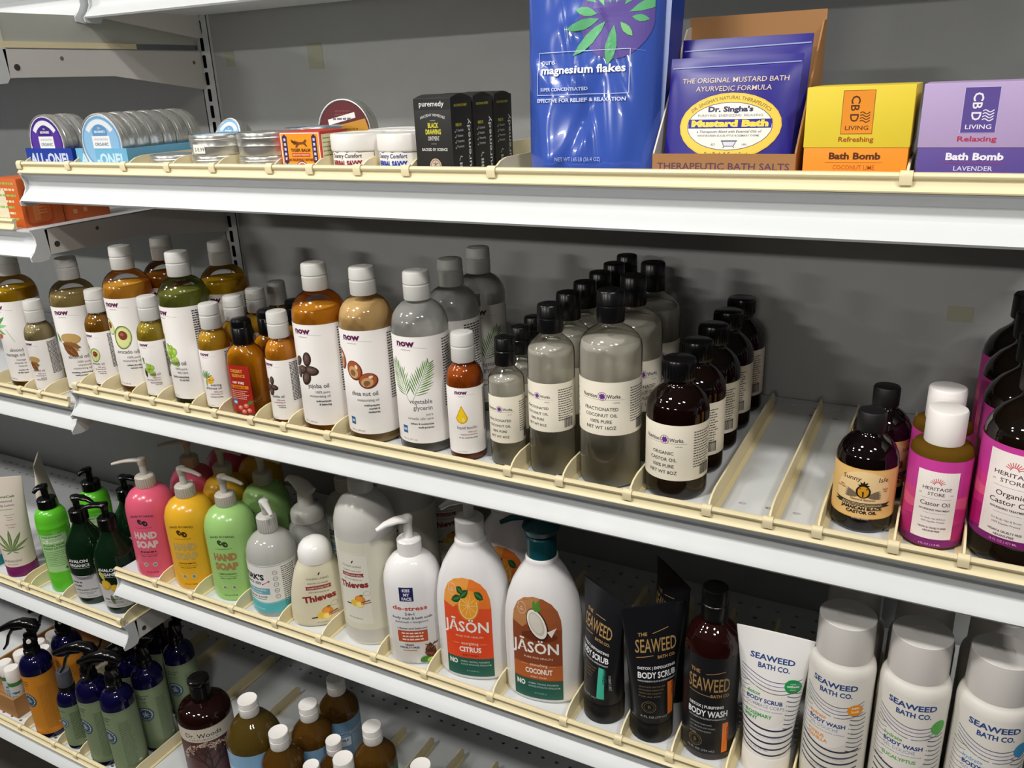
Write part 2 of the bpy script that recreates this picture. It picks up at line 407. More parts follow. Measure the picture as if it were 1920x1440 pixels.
NAMES = {'T1': 'top shelf of the right bay', 'T2': 'oil shelf of the right bay', 'T3': 'soap shelf of the right bay', 'T4': 'bottom shelf of the right bay',
         'L1': 'orange box shelf of the left bay', 'L2': 'oil shelf of the left bay', 'L3': 'lotion shelf of the left bay', 'L4': 'bottom shelf of the left bay'}
XR = 1.2165
shelf(.001, XR, T0, .15, 'white shelf seen from below above the tall blue bag', rows=False)
shelf(.001, XR, T1, 0, 'white shelf holding balm tins, boxes and the blue bag')
shelf(.001, XR, T2, 0, 'white shelf holding the oil bottles of the right bay')
shelf(.001, XR, T3, 0, 'white shelf holding the hand soaps and body washes')
shelf(.001, XR, T4, -.107, 'dark lower shelf with round white capped soap bottles')
shelf(-1.2165, -.003, L0+.076, .14, 'white left bay shelf glimpsed at the upper left corner', rows=False)
shelf(-1.2165, -.003, L0, 0, 'white left bay shelf with bare bracket at upper left')
shelf(-1.2165, -.003, L1, 0, 'white left bay shelf holding the orange cartons')
shelf(-1.2165, -.003, L2, 0, 'white left bay shelf holding three oil bottles')
shelf(-1.2165, -.003, L3, 0, 'white left bay shelf holding lotion tubes and pump bottles')
shelf(-1.2165, -.003, L4, -.054, 'white left bay shelf holding dark blue spray bottles')
for k, x0, x1, yf in (('T1', .006, XR, 0), ('T2', .015, XR, 0), ('T3', .012, XR, 0), ('T4', .012, XR, -.107), ('L0', -1.21, -.35, 0), ('L1', -1.21, -.0335, 0), ('L2', -1.21, -.006, 0), ('L3', -1.21, -.004, 0), ('L4', -1.21, -.006, -.054)):
    rail(x0, x1, ZT[k], yf, 'cream front rail along the '+NAMES.get(k, 'uppermost shelf of the left bay'))
dividers([.0105, .1081, .2105, .2847, .3567, .4406, .4965, .5579, .6168, .7119, 1.0600], T1, 0, .31, NAMES['T1'])
dividers([.0205, .0642, .1289, .1785, .2434, .2923, .3548, .4077, .4753, .7150, .7745, .8470, .9250, .9808, 1.0230, 1.0845, 1.1371], T2, 0, .31, NAMES['T2'])
dividers([.1015, .1766, .2577, .3390, .4160, .5065, .5835, .6775, .7730, .8393, .8975, .9560, 1.0200, 1.0860, 1.1505], T3, 0, .29, NAMES['T3'])
dividers([.1050, .1750, .3475, .4070, .4680, .5350, .6100], T4, -.107, .352, NAMES['T4'])
dividers([-.2000, -.1170, -.0700], L2, 0, .31, NAMES['L2'])
dividers([-.2660, -.2440, -.1600, -.0085], L3, 0, .31, NAMES['L3'])
dividers([-.2910, -.1950, -.1360, -.0055], L4, -.054, .35, NAMES['L4'])
pan = thing('tray_panel', 0, 0, L0); tag(pan, 'grey wedge-ended side panel standing on the upper left shelf', 'panel')
MB().prism([(.0, .0078), (.0, .0415), (.19, .043), (.343, .0185), (.343, .0078)], -.0075, -.0055).build('side_wall', M('b4b5ad', .5, noise=.05), pan)
MB().box(-.0095, -.0035, .0, .225, .0003, .0078).build('base_strip', CREAM, pan)
MB().prism([(0, .0078), (.0, .0415), (.024, .0417), (.024, .0078)], -.0055, -.0048).build('price_sticker', M('d9d2c4', .5), pan)
# ================================================================ bottles
def disc_cap(t, r, z0, z1, mat, name='cap', lip=.75, ribs=False):
    h = z1-z0; b = MB()
    b.lathe(mm([(r*.97, z0), (r, z0+.8), (r, z0+h*.50), (r*.955, z0+h*.52), (r*.955, z0+h*.56), (r, z0+h*.58), (r*.96, z1-2), (r*.90, z1-.6), (r*.8, z1-.1), (0, z1-.1)]), 32)
    c = b.build(name, mat, t, angle=30)
    MB().lathe(mm([(r*.45, z1-.12), (r*.45, z1+.25), (0, z1+.25)]), 20).build('flip_disc', mat, c)
    return c
NOWC = M('d2d1cd', .38, 0, .12, 1.3); PUR = '5a1546'
def oil_bottle(t, prof, liq, ltop, mat_oil, shell_mat):
    """clear shell with the liquid standing inside it"""
    MB().lathe(mm(prof), 44, caps=True).build('bottle', shell_mat, t, angle=50)
    ins = [(max(p[0]-1.0, 0), max(p[1], 1.4)) for p in prof if p[1] <= ltop]
    ins = [(0, 1.4)]+ins+[(max(interp([(q[0], q[1]) for q in prof], ltop)-1.0, 1), ltop), (0, ltop)]
    MB().lathe(mm(ins), 44, caps=False).build(liq, mat_oil, t, angle=50)
P16 = [(28, 0), (30.5, .8), (31.8, 3), (32, 7), (32, 143), (31.4, 150), (29.5, 157), (26, 163), (20.5, 168.4), (16, 171), (13.6, 172), (13.3, 174)]
P4 = [(17.5, 0), (19.6, .7), (20.3, 2.5), (20.5, 6), (20.5, 91), (19.8, 97), (18, 102.5), (15, 107), (12.6, 109.5), (12, 112)]
def now_art(s, img, lines, small, extra=0):
    """white label print; s scales everything, u = 0 is the middle of the logo"""
    a = Art(); top = 137 if s == 1 else 85; sc = s
    U = lambda u: u*sc
    V = (lambda v: v) if s == 1 else (lambda v: 9+(v-13)*76/124)
    # the mark
    a.t('now', U(0), V(127.4), 7.4*sc, PUR, b=.04, width=23*sc); a.t('solutions', U(1), V(122.5), 1.7*sc, '8a8088', b=0, sx=1.5)
    a.ln([(U(-14), V(125.6)), (U(-4), V(126.6)), (U(10), V(126.4)), (U(25), V(124.8))], .3*sc, '9a8a96')
    k = sc; r = random.Random(5)
    if img == 'palm':
        for bx, by, ang, L in ((5, 64, 64, 50), (0, 64, 112, 48)):
            ca, sa = math.cos(R(ang)), math.sin(R(ang))
            a.ln([(U(bx), V(by)), (U(bx)+ca*L*k, V(by)+sa*L*k)], .5*k, '7d9a55')
            for i in range(13):
                d = L*(.14+.86*i/13); f = (13+9*math.sin(.4+i*.24))*(1-.025*i)*r.uniform(.82, 1.08)
                for sg in (1, -1):
                    x, y = U(bx)+ca*d*k, V(by)+sa*d*k
                    a.leaf(x, y, f*k, 1.5*k, ang+sg*(50-i*1.6), r.choice(('5f8c40', '83aa5c', '4f7a38')), True)
    if img == 'avocado':
        for (x, y, s2, rot) in ((-13, 98, .72, 20), (8, 84, 1, -25)):
            a.e(U(x), V(y), 17*s2*k, 13*s2*k, '3f5a26', rot+100); a.e(U(x+.5), V(y), 15.8*s2*k, 11.9*s2*k, 'a6bb5e', rot+100)
            a.e(U(x+.5), V(y), 14.4*s2*k, 10.6*s2*k, 'd9dc98', rot+100)
            a.e(U(x)+1*k, V(y)+3*s2*k, 6.6*s2*k, 6.6*s2*k, '7a3a26'); a.e(U(x), V(y)+4.5*s2*k, 3*s2*k, 2.4*s2*k, 'a2604a')
    if img == 'almond':
        for i in range(3): a.leaf(U(-15+i*3), V(84), 17*k, 3*k, 95+i*10, '5c8f3a')
        a.e(U(6), V(91), 15*k, 8.2*k, 'b08c50', -4); a.e(U(6), V(91.5), 13.5*k, 6.8*k, 'c09c60', -4)
        a.leaf(U(-9), V(84), 29*k, 13*k, -14, '8a6136'); a.leaf(U(-4), V(80), 22*k, 6*k, -20, 'b08a55')
        a.leaf(U(-8), V(83), 29*k, 14.5*k, -42, '7a4a26'); a.leaf(U(-4), V(79), 22*k, 3*k, -42, '93612f')
    if img == 'grape':
        for i in range(5): a.leaf(U(-9+i), V(86), 15*k, 4*k, 78+i*9, ('4f7a2c', '6c9a3c')[i % 2])
        a.leaf(U(-8), V(76), 22*k, 9*k, -80, '4a3a2a')
        for i in range(22):
            x, y = r.uniform(-4, 14), r.uniform(62, 86)
            if x > 9 and y > 82: continue
            a.e(U(x), V(y), 3.7*k, 3.7*k, r.choice(('8db53a', 'a3c650', '7ca42e')), n=14); a.e(U(x)-.8*k, V(y)+.9*k, 1.3*k, 1.1*k, 'c8de86', n=8)
    if img == 'jojoba':
        for x, y, a1, b1, ro in ((3, 96, 9, 6, 80), (-12, 92, 8, 5, 50), (7, 82, 10, 6, -4), (-6, 82, 8, 5.5, 20), (-1, 72, 9, 6.5, 60), (-13, 78, 7, 5, 100)):
            a.e(U(x), V(y), a1*k, b1*k, '30221c', ro); a.e(U(x)-.6*k, V(y)+.8*k, a1*.78*k, b1*.7*k, '54403a', ro); a.e(U(x)-1*k, V(y)+1.5*k, a1*.4*k, b1*.3*k, '6d5850', ro)
    if img == 'nuts':
        for x, y, a1, b1, ro in ((-21, 102, 13, 10, 110), (1, 91, 12, 10, 110), (17, 79, 11.5, 9.5, 10)):
            a.e(U(x), V(y), a1*k, b1*k, '6a2c1e', ro); a.e(U(x)-.4*k, V(y)+.6*k, a1*.88*k, b1*.85*k, 'a0542f', ro)
            a.e(U(x)-1.5*k, V(y)-2*k, a1*.62*k, b1*.6*k, 'c59a6a', ro); a.e(U(x)-2*k, V(y)-3*k, a1*.34*k, b1*.34*k, '7d5a38', ro); a.e(U(x)+3*k, V(y)+4.5*k, 2.6*k, 1.6*k, 'e8d0b8', ro)
    if img == 'flower':
        for i in range(7): a.leaf(U(-6+r.uniform(-2, 2)), V(76), 20*k, 3.6*k, 30+i*20, ('5d8a4a', '86a86a')[i % 2])
        for i in range(6): a.leaf(U(4), V(76), 11*k, 8*k, -150+i*36, ('e8a81c', 'f3c443')[i % 2])
        a.leaf(U(-4), V(76), 18*k, 3*k, -95, '7da060'); a.e(U(4), V(75), 2*k, 2*k, 'c87f12')
    if img == 'drop':
        pts = [(0, 106)]+[(10.5*math.sin(R(q))*(1 if q else 1), 82-10.5*math.cos(R(q))) for q in range(100, -101, -12)]
        a.p([(U(x), V(y)) for x, y in pts], 'd98a12'); a.p([(U(x*.86), V(82+(y-82)*.86)) for x, y in pts], 'f2cf1d'); a.e(U(2.5), V(79), 3*k, 4.5*k, 'f8e36a')
    if img == 'leaves':
        for i in range(6): a.leaf(U(-22+i*4), V(98), 30*k, 6*k, -20+i*28, ('6fae6a', '9bcf92', '4f9a55')[i % 3])
        a.e(U(-8), V(84), 7*k, 4*k, 'c4582c', 20); a.ln([(U(8), V(96)), (U(18), V(76))], .8*k, '8fb88a')
    # words, set flush right
    y = 61
    for n, tx in enumerate(lines):
        a.t(tx, U(27), V(y), (5.6 if s == 1 else 5.8)*sc, '5f5a5c', 'RIGHT', 0, .92); y -= 7.6
    y += .8
    for tx in small[0]: a.t(tx, U(27), V(y), 3.2*sc, '7d7678' if s == 1 else '9a4a5c', 'RIGHT', 0, .95); y -= 5
    y -= 1
    for tx in small[1]: a.t(tx, U(27), V(y), 2.4*sc, '3a3638', 'RIGHT', .02, .95); y -= 4.2
    a.t(('16 fl. oz. (473 mL)' if s == 1 else '4 fl. oz. (118 mL)'), U(-3), V(16), 2.0*sc, '8a8486')
    a.fine(U(44), U(72), V(131), 26, 3.1*(1 if s == 1 else .62), 1.5*(1 if s == 1 else .75), '3c3838')
    a.fine(U(-74), U(-44), V(131), 22, 3.3*(1 if s == 1 else .62), 1.5*(1 if s == 1 else .75), '3c3838')
    if extra: a.r(U(-12), U(-5), V(24), V(33), '2a5f9a').r(U(-11), U(-6), V(27), V(30), 'b8cde0')
    return a
LBL = M('f1edea', .32)
def now16(img='palm', oil_h='c8861c', lines=('oil',), small=((), ()), level=154, tr=.2, extra=0, clear=False):
    t = thing('oil_bottle')
    oil_bottle(t, P16, 'glycerin' if clear else 'oil', level, oil('f2f2ee', .66, .3) if clear else oil(oil_h, tr), shell())
    S = S_round(mm(P16)); l = patch(S, -96, 96, 13, 138, LBL, t, nu=48, nv=1)
    now_art(1, img, lines, small, extra).lay(S, 'label_print', l); disc_cap(t, 15, 173.5, 205, NOWC); return t
def now4(img='drop', oil_h='a4501c', lines=('oil',), small=((), ()), level=107, tr=.2):
    t = thing('small_oil_bottle')
    oil_bottle(t, P4, 'oil', level, oil(oil_h, tr), shell())
    S = S_round(mm(P4)); l = patch(S, -59, 59, 9, 86, LBL, t, nu=44, nv=1)
    now_art(.62, img, lines, small).lay(S, 'label_print', l, du=2.2); disc_cap(t, 13, 111.5, 143.7, NOWC); return t
# --- clear coconut oil and dark castor oil with the cream store label
NWL = M('ece5d4', .4)
def nw_art(s, R0, lines, z0, z1):
    a = Art(); h = (z1-z0); H = lambda f: z1-f*h; k = s
    a.t('Nutrition', -5.6*k, H(.295), 4.4*k, '3a3038', 'RIGHT', .012, width=18*k); a.t('Works.', 5.4*k, H(.295), 4.4*k, '3a3038', 'LEFT', .012, width=15*k)
    a.ln([(-24*k, H(.325)), (24*k, H(.325))], .25*k, '5a4a58'); a.t('HERBS', 15*k, H(.385), 1.2*k, '7a6a78', sx=1.6)
    a.e(0, H(.26), 4.9*k, 4.9*k, 'e6dcd0'); a.ring(0, H(.26), 4.7*k, 4.7*k, .5*k, '4a2a66')
    for i in range(8): a.leaf(0, H(.26), 4*k, 1.9*k, i*45+20, ('7a3a9a', '58287a')[i % 2])
    for i, tx in enumerate(lines): a.t(tx, -2*k, H(.53+i*.118), 3.9*k, '4a4446', sx=.98)
    a.fine(31*k, 58*k, H(.14), 14, h*.048, h*.018, '4c4648'); a.barcode(40*k, H(.93), 15*k, h*.2)
    a.fine(-60*k, -34*k, H(.14), 14, h*.048, h*.018, '4c4648')
    return a
def coconut(size=16):
    H, Rr, z0, z1, lv, cr, cz = {16: (200.5, 31.5, 59, 115, 151, 14.0, 169), 8: (182, 24.6, 51, 104, 137, 13.4, 153), 4: (142.5, 19.5, 28, 81, 97, 11.4, 112)}[size]
    k = Rr/33; n = cz-(24*k+3)
    pr = [(Rr-3.5, 0), (Rr-1, .8), (Rr, 4), (Rr, n), (Rr*.97, n+6*k), (Rr*.87, n+12*k), (Rr*.68, n+18*k), (cr*.95, n+23*k), (cr*.85, cz-2), (cr*.85, cz+1)]
    t = thing('clear_oil_bottle'); oil_bottle(t, pr, 'coconut_oil', lv, oil('f2efe2', .45, .3), shell())
    S = S_round(mm(pr)); u = math.pi*Rr*.80; l = patch(S, -u, u, z0, z1, NWL, t, nu=44, nv=1)
    nw_art(Rr/33*.98 if size > 4 else .72, Rr, ('FRACTIONATED', 'COCONUT OIL', '100% PURE', 'NET WT %dOZ' % size), z0, z1).lay(S, 'label_print', l, du=2.4)
    disc_cap(t, cr, cz, H, M('0c0c0e', .28)); return t
def castor8():
    pr = [(26.5, 0), (29, .8), (30.4, 4), (30.6, 8), (30.6, 88), (29.5, 96), (25.7, 103), (20, 109), (15.5, 112.5), (14.2, 114), (14.2, 120)]
    t = thing('amber_castor_bottle'); MB().lathe(mm(pr), 44).build('bottle', M('140503', .04, 0, .35, 1.5), t, angle=50)
    S = S_round(mm(pr)); l = patch(S, -78, 78, 22, 80, NWL, t, nu=44, nv=1)
    nw_art(.93, 30.6, ('ORGANIC', 'CASTOR OIL', '100% PURE', 'NET WT 8OZ'), 22, 80).lay(S, 'label_print', l, du=2.4)
    b = MB(); b.lathe(mm([(15.6, 118), (16.2, 119), (16.2, 136), (15.4, 138.3), (14, 139), (0, 139)]), 40)
    for i in range(30):
        a = 2*math.pi*i/30; M4 = Matrix.Translation((math.cos(a)*.0162, math.sin(a)*.0162, 0)) @ Matrix.Rotation(a, 4, 'Z'); b.box(-.0002, .0004, -.0005, .0005, .121, .135, 0, M4)
    b.build('screw_cap', M('0a0a0b', .25), t); return t
def flask():
    t = thing('gold_oil_flask'); pr = [(22, 12, 0), (25.5, 14.5, 2), (26.5, 15.5, 8), (26.5, 15.5, 72), (25, 15.5, 82), (20, 14.5, 90), (13, 12.5, 95), (11.5, 11.5, 98), (11.5, 11.5, 101)]
    MB().lathe(mm(pr), 44, e=2.6).build('bottle', shell(), t, angle=50)
    MB().lathe(mm([(a0-.8, b0-.8, max(1, z0)) for a0, b0, z0 in pr if z0 < 97]), 44, e=2.6).build('oil', oil('e8a01c', .25), t, angle=50)
    S = S_oval(mm(pr), 2.6); l = patch(S, -23, 13, 8.2, 71.5, M('a3251c', .35), t, nu=36, nv=1); a = Art()
    a.t('DESERT', -6, 62, 4.2, 'd8a03c', b=.02, sx=.95); a.t('ESSENCE', -4, 56, 4.0, 'd8a03c', b=.02, sx=.95)
    a.t('100% PURE', -6, 47, 3, 'f1d9cc', b=.04, sx=.95); a.r(-18, 9, 40.5, 45, 'dc8a1c'); a.t('JOJOBA OIL', -4.5, 41.3, 2.6, '7a1a10', b=.02); a.fine(-18, 8, 37, 5, 2.6, .9, 'e6b9a4'); a.r(-18, -11, 18, 26, '3f6f9c'); a.r(-17, -12, 20, 23, 'c7dbe8')
    for x, y in ((-7, 14), (2, 17), (6, 11), (-2, 9)): a.e(x, y, 5.5, 4.6, '8c2a20', 20); a.e(x-.6, y+.9, 4, 3, 'd9695a', 20); a.e(x-1, y+1.5, 1.8, 1.1, 'f2b7a4', 20)
    a.leaf(4, 20, 10, 5, 30, '4f7a35'); a.lay(S, 'label_print', l, 3, 6)
    MB().lathe(mm([(12.3, 97), (13.2, 98), (13.2, 118), (12.6, 119), (13, 120), (12.4, 127), (10, 129.4), (0, 130)]), 36).build('cap', BLK, t); return t
def jamaican():
    pr = [(22, 0), (25, 1), (26.3, 4), (26.4, 7), (26.4, 64), (25.4, 71), (22.4, 78), (17.5, 84), (13, 87.5), (10.8, 89.5), (10.8, 93)]
    t = thing('black_castor_bottle'); MB().lathe(mm(pr), 44).build('bottle', M('0d0506', .04, 0, .2, 1.5), t, angle=50)
    S = S_round(mm(pr)); l = patch(S, -52, 52, 15, 63, M('dfae62', .4), t, nu=40, nv=1); a = Art(); 
    a.r(-38, 38, 16, 62, 'e6bd78'); a.e(0, 40, 24, 21, 'eed09a')
    a.t('Sunny', -11, 51.5, 4.4, '4a2c16', sh=.15, sx=1.15); a.t('Isle', 16, 51.5, 4.6, '4a2c16', sh=.15, sx=1.1)
    for sg in (-1, 1):
        for i in range(5): a.leaf(sg*3, 37, 13, 2.6, 90-sg*(62+i*9), '7a6a55')
    a.e(0, 41.5, 6.2, 6.2, '1c140c'); a.e(0, 41.5, 4.6, 5.3, 'd99a2c'); a.ln([(-3, 45), (0, 40), (3, 45)], 1.1, '1c140c'); a.ln([(0, 40), (0, 36.5)], 1.2, '1c140c')
    for i in range(5): a.leaf(0, 47, 5, 1.8, 10+i*40, '1c140c')
    a.t('100%', -19, 44, 1.5, '9a3a22'); a.t('NATURAL', -19, 41.8, 1.5, '9a3a22'); a.t('SINCE', 19, 44, 1.5, '9a3a22'); a.t('2001', 19, 41.8, 1.5, '9a3a22')
    a.t('Natural & Renewed', 0, 33, 1.9, '8a3a1a', sh=.2)
    a.p([(-26, 32), (-22, 30.2), (-26, 28), (26, 26.5), (22, 28.6), (26, 31), (0, 29.6)], '26221e'); a.r(-22, 22, 27.2, 30.6, '26221e'); a.fine(-18, 18, 29.2, 2, 1.3, .6, 'd9c39a', 'C')
    a.t('JAMAICAN BLACK', 0, 23.8, 2.9, '3a1c0c', b=.04, width=36); a.t('CASTOR OIL', 0, 20, 2.9, '3a1c0c', b=.04, width=26)
    a.lay(S, 'label_print', l); b = Art(); b.t('EXTRA DARK', 0, 14, 1.8, 'b9b4ae'); o = b.lay(S, 'foot_print', t)
    MB().lathe(mm([(11.4, 91), (12, 92), (12, 108), (11.2, 109.6), (10, 110), (0, 110)]), 40).build('screw_cap', M('111012', .5), t); return t
def her_art(k, z0, big, org):
    a = Art(); U = 16.5*k if not org else 18*k; C2 = 'efe6e2'
    for f, c in ((0, '7c1a66'), (.10, 'b41a72'), (.34, 'cc3a8c'), (.60, 'c63a93')): pass
    a.r(-U, U, z0+8*k, z0+71*k, C2); z = lambda v: z0+v*k
    for i in range(9): 
        w = R(20+i*17.5); a.ln([(3*k*math.cos(w), z(59)+3*k*math.sin(w)), (6.2*k*math.cos(w), z(59)+6.2*k*math.sin(w))], .55*k, 'c8324a')
    a.ring(0, z(59), 2.6*k, 2.6*k, .6*k, 'c8324a', 0, 180)
    a.t('HERITAGE', 0, z(54), 3.1*k, '4a3038', width=22.5*k if not org else 26*k); a.t('STORE', 0, z(49), 3.1*k, '4a3038', width=13*k if not org else 16*k)
    a.t('EST.', -12*k, z(49.6), 1.1*k, '6a5058'); a.t('1969', 12*k, z(49.6), 1.1*k, '6a5058'); a.ln([(-12*k, z(46)), (12*k, z(46))], .2*k, '6a5058')
    if org: a.t('Organic', 0, z(39), 4*k, '3a2028', width=19*k); a.t('Castor Oil', 0, z(33), 4*k, '3a2028', width=26*k); q = 29
    else: a.t('Castor Oil', 0, z(39.5), 4*k, '3a2028', width=23*k); q = 35
    a.t('NOURISHING TREATMENT', 0, z(q), 1.6*k, '3a2028', b=.02, width=24*k); a.ln([(-9*k, z(q-2.5)), (9*k, z(q-2.5))], .2*k, '6a5058')
    a.t('For Body, Hair & Brows', 0, z(q-8), 1.5*k, '6a5058', width=19*k); a.t('100% Expeller-Pressed', 0, z(q-11), 1.5*k, '6a5058', width=18*k)
    a.t('VEGAN & CRUELTY-FREE', 0, z(q-17), 1.6*k, '3a2028', b=.02, width=22*k); a.t('HEXANE-FREE', 0, z(q-20), 1.6*k, '3a2028', b=.02, width=13*k)
    return a
def pink_sleeve(t, S, u, z0, z1, k):
    l = patch(S, -u, u, z0, z1, M('b62a7c', .35), t, nu=48, nv=1); a = Art(); h = z1-z0
    n = 16
    for c, f0, f1, ph in (('c23a94', 0, 1, 4), ('cc4084', 0, .60, 3), ('dc5c86', 0, .54, 5), ('c8307c', 0, .44, 0), ('b01c70', 0, .30, 2), ('7a1c6c', 0, .09, 1)):
        top = [(-u+2*u*i/n, z0+h*min(1, f1+.035*math.sin(i*.9+ph)*(f1 < 1))) for i in range(n+1)]
        bot = [(-u+2*u*i/n, z0+h*max(0, f0+.035*math.sin(i*.9+ph+1)*(f0 > 0))) for i in range(n, -1, -1)]
        i = a.mi(c); a.z += .014
        for j in range(n): a.add([top[j], top[j+1], bot[n-j-1], bot[n-j]], [(0, 1, 2, 3)], c, a.z)
    return l, a
def heritage4():
    pr = [(22.5, 0), (24.2, 1), (24.7, 3), (24.7, 84), (24.2, 88), (22.4, 91), (18, 92.8), (14.5, 93.2)]
    t = thing('pink_castor_bottle'); MB().lathe(mm(pr), 44).build('bottle', oil('7a5a1e', .3), t, angle=50)
    S = S_round(mm(pr)); l, a = pink_sleeve(t, S, 76, 3.1, 83.8, 1)
    b = her_art(1, 3, 0, False); b.z = 0; b.t('4 FL OZ | 118 ML', 0, 5, 1.7, 'e8a8c8')
    bg = a.lay(S, 'sleeve_colour', l); 
    S2 = S_round(mm(pr), .0003); b.lay(S2, 'label_print', l)
    MB().lathe(mm([(15.3, 93), (15.8, 94), (15.8, 121), (15, 122.6), (14, 123), (0, 123)]), 44).build('screw_cap', M('ece7e4', .4), t); return t
def heritage16():
    pr = [(31, 0), (35, 1), (37, 5), (37, 9), (37, 108), (36, 115), (32.5, 123), (26, 131), (19, 136.5), (15.5, 140), (14, 143), (14, 149)]
    t = thing('large_castor_bottle'); MB().lathe(mm(pr), 48).build('bottle', M('120a05', .05, 0, .2, 1.5), t, angle=50)
    S = S_round(mm(pr)); l, a = pink_sleeve(t, S, 100, 22, 107.8, 1); a.lay(S, 'sleeve_colour', l)
    b = her_art(1.18, 19, 0, True); b.t('16 FL OZ | 473 ML', 0, 24.3, 2, 'e8a8c8'); b.lay(S_round(mm(pr), .0003), 'label_print', l)
    MB().lathe(mm([(17, 147), (17.5, 148), (17.5, 170), (16, 172), (0, 172)]), 40).build('screw_cap', M('0b0b0b', .4), t); return t
# ================================================================ soap shelf and lotion kinds
def pump(t, z0, r, z1, H, mat, mstem, nozzle=38, ang=0, ribs=True, style='flat', collar=None):
    """collar z0..z1 (radius r), stem, head and nozzle pointing to ang degrees from the front"""
    p = MB().lathe(mm([(r*.96, z0), (r, z0+.8), (r, z1-2.5), (r*.9, z1-.8), (r*.55, z1), (r*.5, z1)]), 32).build('pump_collar', collar or mat, t)
    if ribs:
        b = MB()
        for i in range(28):
            a = 2*math.pi*i/28; M4 = Matrix.Rotation(a, 4, 'Z') @ Matrix.Translation((r/1000, 0, 0)); b.box(-.0003, .0004, -.0004, .0004, (z0+1.5)/1000, (z1-3)/1000, 0, M4)
        b.build('grip_ridge', collar or mat, p)
    MB().lathe(mm([(r*.36, z1-1), (r*.36, H-9), (0, H-9)]), 20).build('pump_stem', mstem, t)
    a = R(ang); dx, dy = math.sin(a), -math.cos(a); b = MB(); h = H
    b.lathe(mm([(5.2, h-13), (6, h-11), (6.6, h-6), (7.2, h-3), (6.4, h-.8), (3, h), (0, h)]), 24)
    n = nozzle; P = [(0, 0, h-4.2), (n*.3, 0, h-3.2), (n*.62, 0, h-3.4), (n*.92, 0, h-5.2), (n, 0, h-6.2)] if style == 'flat' else [(0, 0, h-5), (n*.35, 0, h-3.0), (n*.72, 0, h-5.0), (n, 0, h-10)]
    rad = [(.0056, .0036), (.0050, .0030), (.0040, .0026), (.0030, .0023), (.0022, .002)] if style == 'flat' else [(.0088, .0046), (.0080, .0042), (.0052, .0036), (.0030, .0028)]
    b.tube([(q[0]*dx/1000, q[0]*dy/1000, q[2]/1000) for q in P], rad, 12)
    b.build('pump_head', mat, t, angle=60)
CLR = M('d9d6d0', .3, 0, .35, 1.35)
def hand_soap(color='e86a7c', ang=62, sub='GRAPEFRUIT', ink='3a2a35', silver='d9c0c0'):
    pr = [(31, 0), (34.5, 1), (35.7, 4), (36, 8), (35.5, 60), (36, 104), (35.2, 114), (32, 125), (26, 134), (18, 139), (13.5, 141), (13, 144)]
    t = thing('hand_soap_bottle'); MB().lathe(mm(pr), 44).build('bottle', M(color, .22), t, angle=50)
    S = S_round(mm(pr)); a = Art()
    a.t('HAND IN HAND', 0, 106, 3.4, ink, width=36, arc=60); a.e(-3.4, 98, 3.4, 4.6, ink, 25); a.e(4, 95, 3.8, 4.8, ink, 25); a.e(-1.8, 97.4, .9, 1.3, color, 25); a.e(5, 94.6, .9, 1.4, color, 25)
    a.ln([(-13, 87.5), (13, 87.5)], .35, ink)
    a.t('HAND', 0, 69, 11, silver, b=.05, width=35); a.t('SOAP', 0, 53.5, 11, silver, b=.05, width=35)
    a.t(sub, 0, 45, 2.6, ink, width=26) if sub else a.fine(-13, 13, 45, 1, 3, 2, ink, 'C', .05); a.ln([(-15, 42), (15, 42)], .3, ink); a.t('VEGAN - CRUELTY FREE', 0, 38, 1.8, ink, width=24)
    a.e(-7, 24, 3.4, 3.4, 'cfc9b0'); a.e(-7, 24, 2.4, 2.4, '6a8a72'); a.e(7, 24, 3.4, 3.4, 'cfc9b0'); a.e(7, 24, 2.4, 2.4, '6a8a72'); a.t('10 FL OZ / 300 ML', 0, 10, 1.9, ink)
    a.fine(46, 64, 88, 22, 3.4, 1.5, ink)
    a.lay(S, 'front_print', t, dv=8); pump(t, 141, 14, 160, 188, M('cdc6bb', .32, 0, .15, 1.35), CLR, 42, ang); return t
